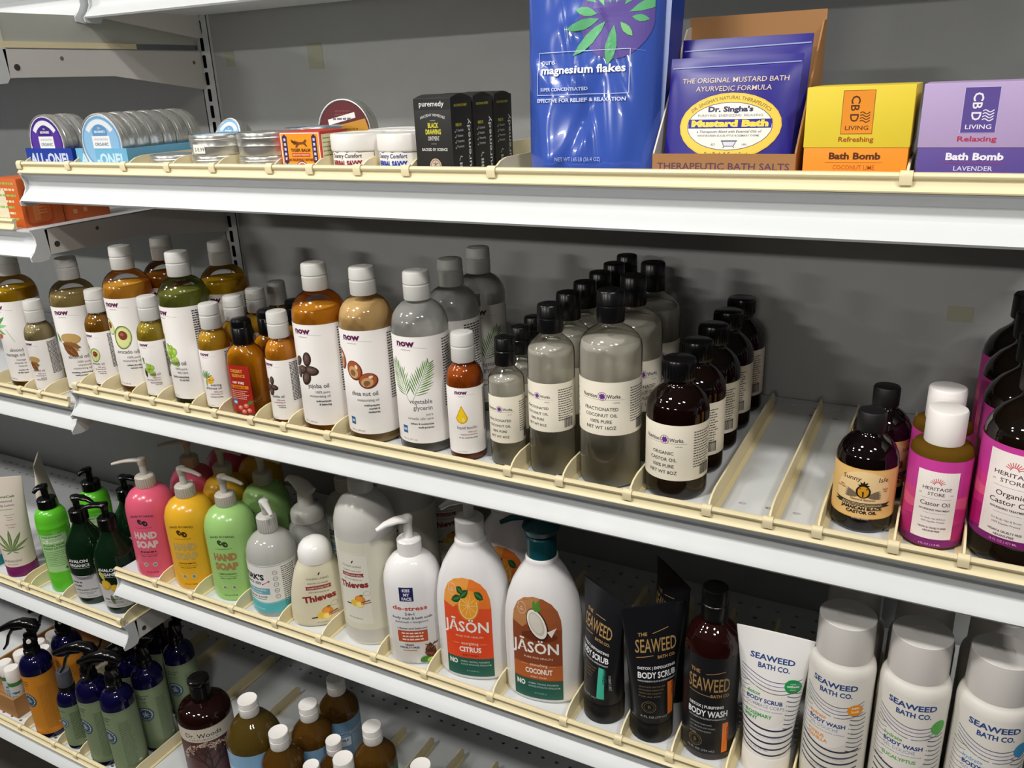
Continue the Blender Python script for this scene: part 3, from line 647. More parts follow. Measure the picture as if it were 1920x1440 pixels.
def kirks():
    pr = [(30, 0), (33.5, 1), (35, 5), (35, 84), (34, 96), (30, 107), (23, 115), (15, 119.5), (12.5, 121), (12.5, 125)]
    t = thing('clear_soap_bottle'); MB().lathe(mm(pr), 44).build('bottle', M('dcdcd6', .12, 0, .45, 1.35), t, angle=50)
    S = S_round(mm(pr)); l = patch(S, -80, 80, 8, 84, M('eceae6', .35), t, nu=44, nv=1); a = Art()
    a.r(-80, 80, 8, 25, '59b5bf')
    pts = [(-80+i*8, 25+1.5*math.sin(i*.9)) for i in range(21)]; a.ln(pts, 2.4, '7cc6cc'); a.ln([(-80, 82.5), (80, 82.5)], .8, '7d9fae')
    a.t("KIRK'S", 0, 61.5, 8.5, '1f2330', b=.04, width=36); a.t('SINCE 1839', -1, 54, 4.2, '1f2330', b=.02, width=27)
    a.ln([(15, 54.5), (24, 59)], .9, 'c2304a'); a.e(15, 54.5, 1.3, 1.3, 'c2304a'); a.e(24, 59, 1.4, 1.4, 'c2304a')
    a.r(-22, 24, 38, 48, '6fa8b8'); a.t('ODOR NEUTRALIZING', 1, 43.8, 2.6, 'eef4f6', width=36); a.t('HAND WASH', 1, 39.4, 2.6, 'eef4f6', width=22)
    a.t('ROSEMARY & SAGE', 1, 32.5, 2.7, '22506a', b=.02, width=36); a.fine(-18, 20, 29.5, 1, 2, 1, '5a5a60'); a.t('12 FL OZ (355 mL)', 0, 13, 2.4, 'e4f2f2')
    for i in range(5): a.ring(34, 72-i*9.5, 3.1, 3.1, .6, '5a5a60', n=16); a.t(('LEAF', 'CUP', '12', 'BIO', 'GF')[i], 34, 71.3-i*9.5, 1.4, '5a5a60')
    a.fine(43, 68, 78, 20, 3.2, 1.3, '4a4a50'); a.fine(-68, -44, 78, 20, 3.2, 1.3, '4a4a50')
    a.lay(S, 'label_print', l); MB().tube([(0, 0, .012), (0, 0, .12)], .0022, 8).build('dip_tube', M('c8c8c2', .4), t)
    pump(t, 122, 13.5, 146, 169, M('d8d6d0', .3, 0, .2, 1.35), CLR, 42, 66); return t
def thieves_words(a, k, z, sub):
    a.leaf(1*k, z+57*k, 5*k, 1.8*k, 60, '2c3a24'); a.t('YOUNG LIVING', 0, z+52*k, 2.4*k, '6d6860', width=26*k)
    a.t('FOAMING HAND SOAP' if sub else 'ESSENTIAL OIL-INFUSED', 0, z+46.5*k, 1.6*k, '6d6860', width=24*k); a.p([(-15*k, z+43.4*k), (15*k, z+44.6*k), (14*k, z+42.2*k), (15*k, z+40*k), (-15*k, z+38.8*k), (-14*k, z+41.2*k)], '96303a')
    a.t(sub or 'FOAMING HAND SOAP', 0, z+40.4*k, 2.3*k, 'ecd9d4', width=25*k, rot=2); a.t('WITH THIEVES ESSENTIAL OIL', 0, z+35*k, 1.5*k, '6d6860', width=24*k)
    a.t('Thieves', 0, z+24.5*k, 8*k, '8e2a30', b=.035, width=39*k, rot=7, sh=.05); a.ring(16*k, z+18*k, 4*k, 3*k, .3*k, '8a8a80')
    a.e(7*k, z+9*k, 6.5*k, 6*k, 'e0862c'); a.e(6*k, z+10*k, 4*k, 3.5*k, 'ee9c40'); a.leaf(6*k, z+14.5*k, 6*k, 2.6*k, 10, '4a7a35')
    a.e(0, z+4*k, 5.5*k, 4.4*k, 'e8c03c'); a.e(6*k, z+2.5*k, 5*k, 4.4*k, 'f0d060'); a.e(6*k, z+2.5*k, 3.8*k, 3.3*k, 'f6e290'); a.ln([(8*k, z+5*k), (19*k, z+9*k)], 1.4*k, '8a5a3a'); a.ln([(-12*k, z+1.5*k), (-5*k, z+2*k)], 1.6*k, '3a3028'); a.ln([(8*k, z+3*k), (20*k, z+6*k)], 1.2*k, 'a86a48')
def foam_soap():
    pr = [(36, 23, 0), (40, 26, 2), (41.5, 27.5, 10), (41, 27.5, 27), (38.5, 26.5, 49), (35, 25.5, 65), (30.5, 24.5, 80), (25.5, 23, 90), (22.5, 22, 94), (22, 22, 96)]
    t = thing('foaming_soap_bottle'); MB().lathe(mm(pr), 48, e=2.3).build('bottle', M('e6dfc4', .28, 0, .12, 1.35), t, angle=50)
    a = Art(); thieves_words(a, 1.16, 14, ''); a.t('8 FL OZ (236 mL)', 2, 7, 1.8, '8a8478'); a.lay(S_oval(mm(pr), 2.3), 'front_print', t, dv=6)
    MB().lathe(mm([(21.4, 94), (23, 95), (23.4, 100), (23, 108), (21, 115), (16.5, 121), (10, 125), (0, 127)]), 44).build('dome_cap', M('efedea', .25), t); return t
def refill():
    pr = [(34, 0), (38, 1), (39.5, 4), (40, 10), (40, 168), (39, 178), (35.5, 190), (29, 201), (20, 209), (15.5, 212), (15, 216)]
    t = thing('soap_refill_bottle'); MB().lathe(mm(pr), 48).build('bottle', M('dddbd6', .22, 0, .25, 1.3), t, angle=50)
    S = S_round(mm(pr)); MB().lathe([(max(.001, interp(mm(pr), z)+.00008), z) for z in (.001, .004, .03, .08, .12, .152, .156)], 48, caps=False).build('soap_fill', M('d9d6c4', .3), t)
    l = patch(S, -24, 24, 34, 140, M('e2dfd2', .35), t, nu=16, nv=1); a = Art(); a.ln([(-23, 35), (23, 35), (23, 139), (-23, 139), (-23, 35)], .3, 'bdbaa8'); thieves_words(a, 1.12, 62, 'FOAMING SOAP REFILL'); a.t('32 FL OZ (946 mL)', -2, 42, 2, '8a8478'); a.lay(S, 'label_print', l)
    MB().lathe(mm([(15.5, 213), (16.3, 214), (16.3, 228), (15.5, 230), (0, 230)]), 36).build('screw_cap', M('e8e6e2', .3), t); return t
def destress():
    pr = [(29, 24, 0), (34, 28, 1.5), (36.5, 30.5, 6), (36.5, 30.5, 112), (35.5, 29.5, 123), (31.5, 26.5, 135), (24.5, 22, 144), (17, 17, 149), (15, 15, 150), (14.5, 14.5, 153)]
    t = thing('body_wash_pump_bottle'); MB().lathe(mm(pr), 48, e=2.2).build('bottle', M('efeded', .13), t, angle=50)
    S = S_oval(mm(pr), 2.2); a = Art()
    a.r(-13, 4, 88, 106, '26265c'); a.t('KISS', -4.5, 100.3, 3.8, 'e4e2f0', b=.03); a.t('MY', -4.5, 94.8, 3.8, 'e4e2f0', b=.03); a.t('FACE', -4.5, 89.4, 3.8, 'e4e2f0', b=.03)
    a.t('de-stress', -2, 76, 5.6, 'c24a3a', b=.015, width=42); a.t('2-in-1', -2, 69.5, 3.8, '2c2c50', b=.01); a.t('body wash & bath soak', 0, 64, 3.6, '2c2c50', width=48); a.t('patchouli + bergamot', -1, 59, 3, '6a6a7c', width=40)
    a.t('relaxes and balances', -1, 50.5, 2.6, '2c2c50', width=36); a.r(-19, 17, 33, 48.5, 'b9502f'); a.fine(-15, 13, 44, 3, 4.2, 1.9, 'f2d8cc', 'C', .15)
    a.t('VEGAN', -6, 28, 2.4, '2c2c50', b=.02); a.t('CRUELTY FREE', -6, 24.3, 2.4, '2c2c50', b=.02, width=24); a.ln([(-14, 21.5), (3, 21.5)], .9, 'b9502f')
    r = random.Random(2); a.e(19, 18, 6, 9.5, '5a3020', 15)
    for i in range(34): x, y = 19+r.uniform(-5, 5), 18+r.uniform(-8, 9); a.leaf(x, y, 5.5, 1.8, r.uniform(20, 160), r.choice(('7d4330', '9a5a44', '45241a')))
    a.e(12, 8, 6, 4.6, '3f7f2e', 10); a.e(18.5, 6.5, 5, 4, '56992f'); a.e(18.5, 6.5, 4.2, 3.3, 'c3dc78'); a.e(18.5, 6.5, 3.2, 2.4, 'a4c850'); a.t('16 fl oz (473 mL)', -8, 4, 1.9, '8a8a90')
    a.scale(1.04, 1.1).lay(S, 'front_print', t, dv=6); pump(t, 150, 15.5, 171, 201, M('eceae8', .25), M('e4e2e0', .3), 40, -62, ribs=False, style='drop'); return t
def jason(kind='citrus'):
    pr = [(40, 26, 0), (44.5, 30, 2), (47, 32.5, 8), (47, 33, 60), (46.8, 33, 92), (45.2, 32.5, 110), (41.5, 31, 128), (35.5, 28.5, 144), (27.5, 25, 158), (20.5, 20, 168), (18.6, 18.6, 173), (19, 19, 176), (17.5, 17.5, 178)]
    pr = [(a0, b0, z0*1.055) for a0, b0, z0 in pr]
    t = thing('body_wash_bottle'); MB().lathe(mm(pr), 56, e=2.25).build('bottle', M('eae8e8', .13), t, angle=50)
    S = S_oval(mm(pr), 2.25); ci = kind == 'citrus'
    base, mid, top = ('e4532a', 'dd4a20', 'e8963a') if ci else ('8a4426', 'a04c24', 'a86a3c')
    b = MB(); pts = [(-36, 8), (36, 8), (36, 92), (34.5, 103), (30, 113), (22, 120.5), (10, 125.5), (-4, 127), (-18, 124.5), (-28, 118), (-34, 108), (-36, 96)]
    l = Art(); l.z = -.06; l.p(pts, base); l.scale(.82, 1.17, 0, -1.4); lo = l.lay(S, 'label', t, 3, 4); a = Art(); a.z = .05
    if ci: a.r(-36, 36, 32, 62, 'e84a22'); a.p([(x, y) for x, y in pts if y > 90]+[(-36, 96)], 'e87a30'); a.p([(-35.5, 97), (-34, 108), (-28, 118), (-18, 124.5), (-4, 127), (6, 126), (0, 108), (-20, 92)], 'eda04a')
    else: a.r(-36, 36, 32, 50, 'b8602c'); a.p([(x, y) for x, y in pts if y > 90]+[(-36, 96)], '9a5430'); a.p([(-35.5, 97), (-34, 108), (-28, 118), (-18, 124.5), (-4, 127), (6, 126), (0, 108), (-20, 92)], 'b88050'); a.e(4, 84, 26, 6, '6a3018')
    a.r(-36, 36, 8, 31, '1d5a4c'); a.ring(-21, 113, 6.2, 6.2, .5, 'ecd2c0'); a.t('NO', -21, 113, 2, 'ecd2c0'); a.t('GMO', -21, 110.4, 2, 'ecd2c0')
    if ci:
        a.e(3, 95, 16, 17, 'e2902c'); a.e(3, 95, 14.2, 15.2, 'f3d9a0'); a.e(3, 95, 13, 14, 'f0a234')
        for i in range(10): a.ln([(3, 96), (3+13*math.cos(i*.628), 96+13.5*math.sin(i*.628))], .7, 'f6cf86')
        a.p([(-18, 108), (-6, 116), (14, 112), (20, 100), (6, 103), (-6, 106)], 'ef9a30')
        for an, u, v, L in ((200, -6, 106, 18), (35, -10, 104, 17), (-32, 12, 112, 16), (150, -4, 110, 12)): a.leaf(u, v, L, 9, an, '23502a'); a.leaf(u, v, L*.9, 3, an, '3f7a3a')
    else:
        a.e(2, 97, 13, 20, '3c2016', 38); a.e(1.4, 97.6, 11.4, 18.2, 'ece6da', 38); a.e(1.0, 98, 9, 14.6, 'c9c2b4', 38); a.e(.4, 98.6, 7.4, 12.4, 'dcd6ca', 38)
        for an, L in ((60, 15), (95, 12), (25, 11)): a.leaf(-2, 112, L, 5, an, '4f8a35')
        a.p([(16, 90), (29, 95), (22, 84)], 'e9e3da')
    a.t('JĀSÖN', -1, 64, 13, 'f7efe9', b=.012, width=68); a.t('PURE FOR HEALTH', 2, 57, 2.3, 'f4cdb8', width=42)
    a.t('energizing' if ci else 'smoothing', 2, 48, 3.8, 'f8d8c4', width=26); a.ln([(-24, 49), (-14, 49)], .3, 'f8d8c4'); a.ln([(17, 49), (27, 49)], .3, 'f8d8c4')
    a.t('CITRUS' if ci else 'COCONUT', 2, 39, 6.2, 'fbeee6', b=.03, width=34 if ci else 40); a.t('BODY WASH', 2, 33.6, 2.2, 'fbd2ba' if not ci else '8a2410', width=24)
    a.t('NO', -25.5, 22.5, 6, 'f2f2ee', b=.04); a.t('ANIMAL TESTING, PARABENS', 8, 25.5, 2.0, 'b9d4cc', width=44); a.t('SULFATES, PHTHALATES, PETROLATUM', 9, 21.8, 2.0, 'b9d4cc', width=46); a.t('30 FL OZ (887 mL)', 4, 14, 1.7, '8fb8ac')
    a.scale(.82, 1.17, 0, -1.4).lay(S, 'label_print', t, 3, 5)
    if ci: pump(t, 187, 17.5, 215, 241, M('e9e7e6', .25), M('e4e2e0', .3), 34, -60, ribs=False, style='drop')
    else:
        T = M('0e4a52', .25); pump(t, 187, 17.5, 214, 240, T, T, 46, -70, ribs=False, style='drop'); MB().lathe(mm([(10, 213), (19, 217), (22, 224), (19, 231), (10, 237), (0, 239.5)]), 32).build('pump_dome', T, t)
    return t
def tube_body(w, rb, H, zc, thick=1.3, n=18, seg=44):
    """squeeze tube: round at zc, flat crimp of half width w at H"""
    pr = []
    for i in range(n+1):
        f = i/n; z = zc+(H-zc)*f; g = f**1.15; pr.append((rb+(w-rb)*g**1.1, rb*(1-g**1.25)+thick*g, z))
    return pr
def squeeze_tube(kind='scrub_green'):
    t = thing('squeeze_tube')
    if kind.startswith('scrub'):
        H, w, rb, zc = 166, 37, 23.5, 26; dark = M('17181c', .3); pr = tube_body(w, rb, H, zc)
        MB().lathe(mm(pr), 48).build('tube', dark, t, angle=60); S = S_oval(mm(pr)); a = Art(); G = 'b08c58'
        a.t('THE', -15, 133, 4, G, b=.02); a.ln([(-4, 135), (14, 140)] if kind != 'scrub_green' else [(-4, 135), (12, 135)], .8, G)
        a.t('SEAWEED', 0, 114, 16, G, width=46, b=.0); a.ln([(-22, 108), (-4, 110)], .8, G); a.t('BATH CO.', 11, 106, 3.6, G, b=.02, width=21)
        a.t('DETOX | EXFOLIATING', 0, 94, 3.2, 'd9d9dc', b=.03, width=42); a.t('BODY SCRUB', 0, 83.5, 7.4, 'eeeef0', b=.02, width=42); a.t('WITH FRENCH CLAY & COFFEE EXTRACT', 0, 79, 1.9, 'c8c8cc', b=.02, width=42)
        for i, q in enumerate(('GENTLY BUFFS AWAY DULL SKIN', 'DETOXIFIES & PURIFIES WITH', 'FRENCH CLAY & CHARCOAL', 'FOR ALL SKIN')): a.t(q, -20, 72-i*4, 1.9, '7a6a50', 'LEFT', width=28-2*i)
        c = '43b79a' if kind == 'scrub_green' else 'e0752c'; a.r(11, 18, 35, 76, c); a.t('AWAKEN' if kind == 'scrub_green' else 'REFRESH', 16.4, 66, 3.4, '1a4a40' if kind == 'scrub_green' else '7a3008', 'CENTER', .03, rot=-90); a.t('ROSEMARY & MINT' if kind == 'scrub_green' else 'ORANGE & CEDAR', 21.5, 58, 1.8, 'a8a8a8', rot=-90)
        a.ring(-10, 48, 7, 7, .7, '6a5a40'); a.ring(-10, 48, 5, 5, .4, '6a5a40'); a.t('B', -10, 46, 4.4, '6a5a40'); a.t('6 FL OZ (177 mL)', -4, 34, 2.6, 'a8a8ac', width=28)
        a.lay(S, 'front_print', t, 3, 6); MB().lathe(mm([(23.2, 0), (24, 1), (24, 26), (23.4, 27), (0, 27)]), 44).build('flip_cap', M('101013', .3), t)
    elif kind == 'white':
        H, w, rb, zc = 167, 38.5, 24, 27; pr = tube_body(w, rb, H, zc); MB().lathe(mm(pr), 48).build('tube', M('eeecea', .25), t, angle=60); a = Art(); sea_print(a, 0, 'scrub'); a.lay(S_oval(mm(pr)), 'front_print', t, 3, 6, clip=(-30, 30, 30, 165))
        MB().lathe(mm([(23.6, 0), (24.6, 1), (24.6, 26), (24, 27), (0, 27)]), 44).build('flip_cap', M('e6e2dd', .3), t)
    else:
        H, w, rb, zc = 186, 39, 25, 20; pr = tube_body(w, rb, H, zc); MB().lathe(mm(pr), 48).build('tube', M('ddd2c6', .4), t, angle=60)
        S = S_oval(mm(pr)); a = Art(); a.t('CannaCell', 4, 150, 4, '5f7a4a', b=.02, width=34); a.t('Botanical', 4, 142, 4, '5a5450', width=25); a.t('Body Lotion', 4, 134.5, 4, '5a5450', width=30); a.t('Citrus Coriander', 4, 128, 2.4, '7a746c')
        for i in range(3): a.t(('Hemp Seed Oil', 'Coconut', 'Argan Oil')[i], 8, 118-i*4.5, 1.9, '8a8078')
        a.t('100% Vegetarian', 8, 100, 1.9, '9a5a74'); a.t('NATURAL', 8, 95, 2, '9a5a74')
        for an, L in ((90, 40), (62, 38), (118, 38), (35, 30), (145, 30), (10, 20), (170, 20), (-30, 12), (210, 12)):
            a.leaf(2, 52, L, L*.15, an, '54703a'); a.leaf(2, 52, L*.9, L*.06, an, '86a060')
        a.t('ANDALOU', -2, 31, 4, '8a7f78', width=30); a.t('8 fl oz / 236 mL', -2, 25.5, 2, '8a7f78'); a.lay(S, 'front_print', t, 3, 6)
        MB().lathe(mm([(24.6, 0), (25.4, 1), (25.4, 20), (24.8, 21), (0, 21)]), 44).build('flip_cap', M('6c1a56' if kind == 'lotion' else '1c7a80', .3), t)
    return t
def wave(a, u0, u1, v, amp, wd, c, n=16, sag=-1):
    a.ln([(u0+(u1-u0)*i/n, v+sag*amp*math.sin(math.pi*i/n)+amp*.25*math.cos(3*i/n)) for i in range(n+1)], wd, c)
def sea_print(a, k, kind):
    N = '2f4a86'; h = 137 if kind == 'scrub' else 139; W = 31
    a.t('SEAWEED', 0, h, 6.2, N, b=.02, width=44, sh=0); a.t('BATH CO.', 2, h-8.6, 5.6, N, b=.02, width=31)
    D1 = '55586a'
    for i in range(4): wave(a, -W, W, h-12-i*4.2, 9, .8, (D1, '8a7ab8', '5a5c74', D1)[i])
    for i in range(9): wave(a, 18-i*.2, W+4, h-29-i*5.4, 1.6, 1.0, D1, 8); wave(a, -W-4, -20, h-26-i*5.4, 1.6, .8, '7d7f8c', 8)
    col, badge, word, fl = {'scrub': ('4aa35c', '1f9a4c', 'BODY SCRUB', ('ROSEMARY', 'MINT')), 'a': ('e8963c', 'ee9420', 'BODY WASH', ('CITRUS', 'VANILLA')), 'b': ('6cae54', '55b04a', 'BODY WASH', ('EUCALYPTUS', '')), 'c': ('7fb2c8', '3f8fc0', 'BODY WASH', ('UNSCENTED', ''))}[kind]
    a.e(-5, h-49, 25, 24, 'e9e4df'); a.e(22 if kind in ('scrub', 'a') else 27, h-23 if kind in ('scrub', 'a') else h-20, 8, 8 if kind in 'scrub' else 6.4, badge)
    if kind == 'scrub': a.t('made', 22, h-20.5, 1.8, 'd8f0dc'); a.t('without', 22, h-24, 2.6, 'd8f0dc', b=.03); a.t('waste', 22, h-27, 1.8, 'd8f0dc')
    if kind == 'a': a.t('new', 22, h-21.5, 3.2, 'fbe2b8', b=.03); a.t('look', 22, h-26, 3.2, 'fbe2b8', b=.03)
    a.t({'scrub': 'detox', 'a': 'hydrate', 'b': 'hydrate', 'c': 'hydrate'}[kind], -22, h-39, 4.2, col, 'LEFT', .02); a.t(word, -22, h-45.5, 4.4, N, 'LEFT', .03, width=36); a.t('GOMMAGE CORPS' if kind == 'scrub' else 'GEL DOUCHE', -22, h-51, 4, '9aa0b4', 'LEFT', width=38 if kind == 'scrub' else 30); a.t('sustainably harvested seaweed', -22, h-54.5, 1.7, '8a90a0', 'LEFT', width=36)
    a.t(fl[0], -22, h-62, 3.9, col, 'LEFT', .03); a.t(fl[1], -22, h-67, 3.9, col, 'LEFT', .03) if fl[1] else None
    for i in range(5): wave(a, -W, W, h-70-i*7.5, 5, 1.9, ('2e3040', '4a4c60', '2e3040', '3c3e55', '2e3040')[i])
    a.t('UNLOCK THE SEA', 4, h-85.5, 1.6, 'c8c8d0', width=26); a.t('8 FL OZ (237 mL)' if kind != 'scrub' else '6 FL OZ (177 mL)', -6, h-100, 2, '7a7a84')
def seaweed_cylinder(kind='a'):
    t = thing('white_body_wash_bottle'); pr = [(26, 0), (29, 1), (30.5, 4), (31, 10), (31, 150), (30, 156), (28, 160), (26.2, 162), (26, 164)]
    MB().lathe(mm(pr), 48).build('bottle', M('dedad3', .3), t, angle=50); a = Art(); sea_print(a, 0, kind); a.lay(S_round(mm(pr)), 'front_print', t)
    b = MB().lathe(mm([(26, 163.5), (26.4, 165), (26, 204.1), (25.7, 204.5), (9, 204.6), (8.6, 204.0), (0, 203.2)]), 48); b.build('flip_cap', M('dcd8d4', .32), t, angle=30); return t
def body_wash():
    pr = [(25, 0), (28, 1), (29, 5), (29, 134), (28, 142), (24.5, 151), (18.5, 158.5), (13.5, 162.5), (12.8, 164), (12.8, 168)]
    t = thing('dark_body_wash_bottle'); MB().lathe(mm(pr), 44).build('bottle', M('250a08', .05, 0, .25, 1.5), t, angle=50)
    S = S_round(mm(pr)); l = patch(S, -72, 72, 9, 133, M('17171a', .35), t, nu=44, nv=1); a = Art(); G = 'a58352'
    a.t('THE', -15, 108, 4.4, G, b=.02); a.ln([(-3, 108.5), (17, 112)], .8, G); a.t('SEAWEED', 0, 88, 16.5, G, width=46); a.ln([(-22, 84), (3, 82)], .7, G); a.t('BATH CO.', 13, 81, 3.8, G, b=.02, width=21)
    a.t('DETOX | PURIFYING', -2, 67, 3.4, 'dcdce0', b=.03, width=38); a.t('BODY WASH', 0, 56.5, 7.6, 'f0f0f2', b=.02, width=44); a.t('WITH GREEN TEA EXTRACT & FRENCH CLAY', 0, 52.5, 1.9, 'c8c8cc', width=42)
    for i, q in enumerate(('LIGHTWEIGHT FOAM WASHES', 'AWAY IMPURITIES WITH VITAMINS', 'AND DETOXIFYING BLENDED', 'SEAWEED')): a.t(q, -19, 45-i*4.4, 1.9, '9a9a9c', 'LEFT', width=(24, 28, 24, 8)[i])
    a.r(17, 24, 10.5, 48, 'ec7c26'); a.t('REFRESH', 22.3, 33, 3.4, '8a3608', 'CENTER', .03, rot=-90); a.ring(-12, 24, 7.4, 7.4, .7, '7a6644'); a.ring(-12, 24, 5.4, 5.4, .4, '7a6644'); a.t('B', -12, 22, 4.6, '7a6644'); a.t('12 FL OZ (354 mL)', -6, 12, 2.4, 'a8a8ac', width=30)
    a.scale(1, 1.04).lay(S, 'label_print', l); disc_cap(t, 14, 165, 202, M('0c0c0d', .3)); return t
def green_lotion():
    pr = [(21, 0), (23.5, 1), (24.5, 4), (24.5, 30), (23.8, 60), (24.5, 112), (25.2, 122), (25.4, 124), (25, 125), (24.8, 134), (23.6, 143), (20, 150), (15, 153), (13.5, 154), (13.5, 156)]
    t = thing('green_lotion_bottle'); MB().lathe(mm(pr), 44).build('bottle', M('5fc22e', .22), t, angle=50)
    S = S_round(mm(pr)); l = patch(S, -21, 27, 40, 112, M('a9d392', .35), t, nu=18, nv=20); a = Art(); G = '3a6a34'
    a.r(-21, 27, 104, 111, 'bcd8ae'); a.fine(-17, 20, 106.5, 1, 3, 1.6, G, 'C', .05); a.e(-6, 101, 2, 2, 'e8f0e0')
    a.fine(-17, 21, 96, 1, 3, 2.2, 'e8f2dc', 'C', .05); a.t('ORGANIC HAND', 2, 90, 3.8, G, b=.02, width=40); a.t('& BODY LOTION', 2, 84, 3.8, G, b=.02, width=40); a.fine(-18, 24, 79, 9, 3.4, 1.2, '6f9a64'); a.e(17, 46, 4.5, 3.5, '8aa884'); a.e(17, 46, 3, 2.3, '3f6a40')
    a.lay(S, 'label_print', l, dv=8); 
    for i in range(9): MB().lathe(mm([(24.8, 119-i*2.2), (25.05, 118.6-i*2.2), (24.8, 118.2-i*2.2)]), 36, caps=False).build('embossed_ring', M('56b32b', .3), t) if i < 5 else None
    pump(t, 154, 15.5, 172, 196, BLK, BLK, 17, -50, ribs=False, style='drop'); return t
def avalon(kind='plain'):
    pr = [(24, 0), (27.5, 1), (29, 5), (30, 14), (31.2, 40), (32.5, 65), (33, 85), (32.4, 98), (29.5, 111), (24, 122), (18, 131), (14.5, 138), (12.5, 144), (12.5, 149)]
    t = thing('dark_lotion_bottle'); MB().lathe(mm(pr), 44).build('bottle', M('0c2412', .06, 0, .15, 1.5), t, angle=50)
    S = S_round(mm(pr)); l = patch(S, -68, 68, 14, 58, M('c5c3c6', .4), t, nu=44, nv=16); a = Art(); a.z = .05
    a.t('AVALON', 0, 84, 5.4, 'e6e4e6', b=.02, width=33); a.t('ORGANICS', 0, 76, 5.4, 'e6e4e6', b=.02, width=35); a.ln([(-15, 73.5), (17, 73.5)], .6, 'd0d0d0')
    if kind == 'plain':
        for i in range(9): wave(a, -26+i*2, 24-i, 63-i*1.6, 7-i, .5, ('8a8a90', '4a4a50', 'b0b0b4')[i % 3])
        a.fine(-22, 0, 44, 2, 7, 3, '5a5a60')
    else:
        for x, y, rr in ((-8, 58, 9), (6, 52, 6.5)): a.e(x, y, rr, rr*1.1, 'c89c28'); a.e(x-1, y+1, rr*.75, rr*.8, 'dcb63c')
        a.leaf(-8, 66, 20, 8, 110, 'c2b84a'); a.leaf(-4, 40, 20, 7, -80, '5a6a3a')
        a.fine(6, 22, 44, 1, 4, 2.4, '5a5a60')
    a.t('HAND & BODY LOTION', 2, 29, 3, '2c2c30', b=.02, width=40); a.fine(-14, 20, 25, 2, 2.4, 1, '6a6a70'); a.t('12 FL OZ (340 g)', 10, 17, 1.8, '6a6a70'); a.fine(34, 62, 52, 10, 3.2, 1.3, '6a6a70')
    a.lay(S, 'label_print', l, dv=6); pump(t, 147, 14.5, 168, 192, M('070908', .2), M('070908', .2), 36, {'plain': 75, 'lemon': -80}[kind], ribs=False, style='drop'); return t
def foamer_bottle():
    t = thing('clear_foamer_bottle'); pr = [(26, 0), (28, 1), (28.5, 5), (28.5, 92), (27, 100), (23, 106), (22, 108)]
    MB().lathe(mm(pr), 40).build('bottle', M('d6d6d2', .1, 0, .5, 1.35), t, angle=50); W = M('e2e0da', .3, 0, .1)
    MB().lathe(mm([(22.5, 107), (24, 109), (24, 118), (22.5, 124), (17, 129), (12, 131), (11, 134), (10.5, 152), (0, 153)]), 36).build('pump_collar', W, t)
    MB().tube([(.012, 0, .151), (0, 0, .158), (-.014, 0, .166), (-.026, 0, .168), (-.031, 0, .164)], [(.011, .008), (.013, .010), (.009, .007), (.0055, .004), (.0045, .0025)], 16).build('pump_head', W, t, angle=60)
    return t
# ================================================================ spray bottles and round soap bottles
COB = M('0b0933', .06, 0, .12, 1.5)
def trigger(t, z0, k=.92):
    """trigger spray head facing -X"""
    W = M('08080a', .18)
    MB().lathe(mm([(13.5*k, z0), (14.5*k, z0+1), (14.5*k, z0+8), (12.5*k, z0+9), (13*k, z0+12), (13*k, z0+20), (11*k, z0+23), (10*k, z0+30)]), 28).build('spray_collar', W, t)
    b = MB(); z = (z0+30)/1000
    b.tube([(.004, 0, z-.006), (.004, 0, z+.008), (.010, 0, z+.020), (.020, 0, z+.026)], [(.010, .010), (.0105, .011), (.0095, .012), (.006, .008)], 14)
    b.tube([(.024, 0, z+.021), (.014, 0, z+.029), (-.004, 0, z+.032), (-.024, 0, z+.028), (-.044, 0, z+.0195), (-.052, 0, z+.0155)], [(.006, .004), (.011, .009), (.010, .009), (.007, .007), (.005, .005), (.0042, .0042)], 14)
    b.build('spray_head', W, t, angle=60)
    MB().tube([(-.006, 0, z+.022), (-.024, 0, z+.019), (-.034, 0, z+.006), (-.041, 0, z-.012), (-.049, 0, z-.022)], [(.005, .003), (.005, .003), (.0045, .0026), (.004, .0024), (.003, .002)], 10).build('trigger', M('0b0b0c', .2), t, angle=60)
    return z
def spray_art(h, R0):
    a = Art(); ink = '56654e' if h == 'green' else 'a8702a'
    for v, wd in ((133, .4), (131, .3), (14, .4), (12.5, .3)): a.ln([(-R0*2.4, v), (R0*2.4, v)], wd, ink)
    a.t('Bug Repellent' if h == 'green' else '', -14, 121, 3.4, '2c3430' if h == 'green' else '6a3a10', width=27); a.fine(-26, -4, 123 if h != 'green' else 116, 3 if h != 'green' else 1, 4.4, 2, '2c3430' if h == 'green' else '6a3a10'); a.fine(-26, -4, 110, 2, 2.6, 1, ink)
    a.e(-12, 84, 14.5, 14.5, '2a3846'); a.e(-12, 84, 13.2, 13.2, '66798a'); a.e(-12, 84, 9.4, 9.4, '2c3c4c'); a.ring(-12, 84, 13.2, 13.2, .5, '223040')
    for i in range(12): w = R(i*24-30); a.ring(-12, 84, 11.2, 11.2, 1.6, 'c4ced4', i*22-32, i*22-20, 3)
    for i in range(9): a.leaf(-12, 84, 8, 2, i*40, ('a8bac6', '6c8496')[i % 2])
    a.fine(9, 30, 112, 28, 3.3, 1.2, ink); a.r(28, 33, 26, 29, 'c9cfc0'); return a
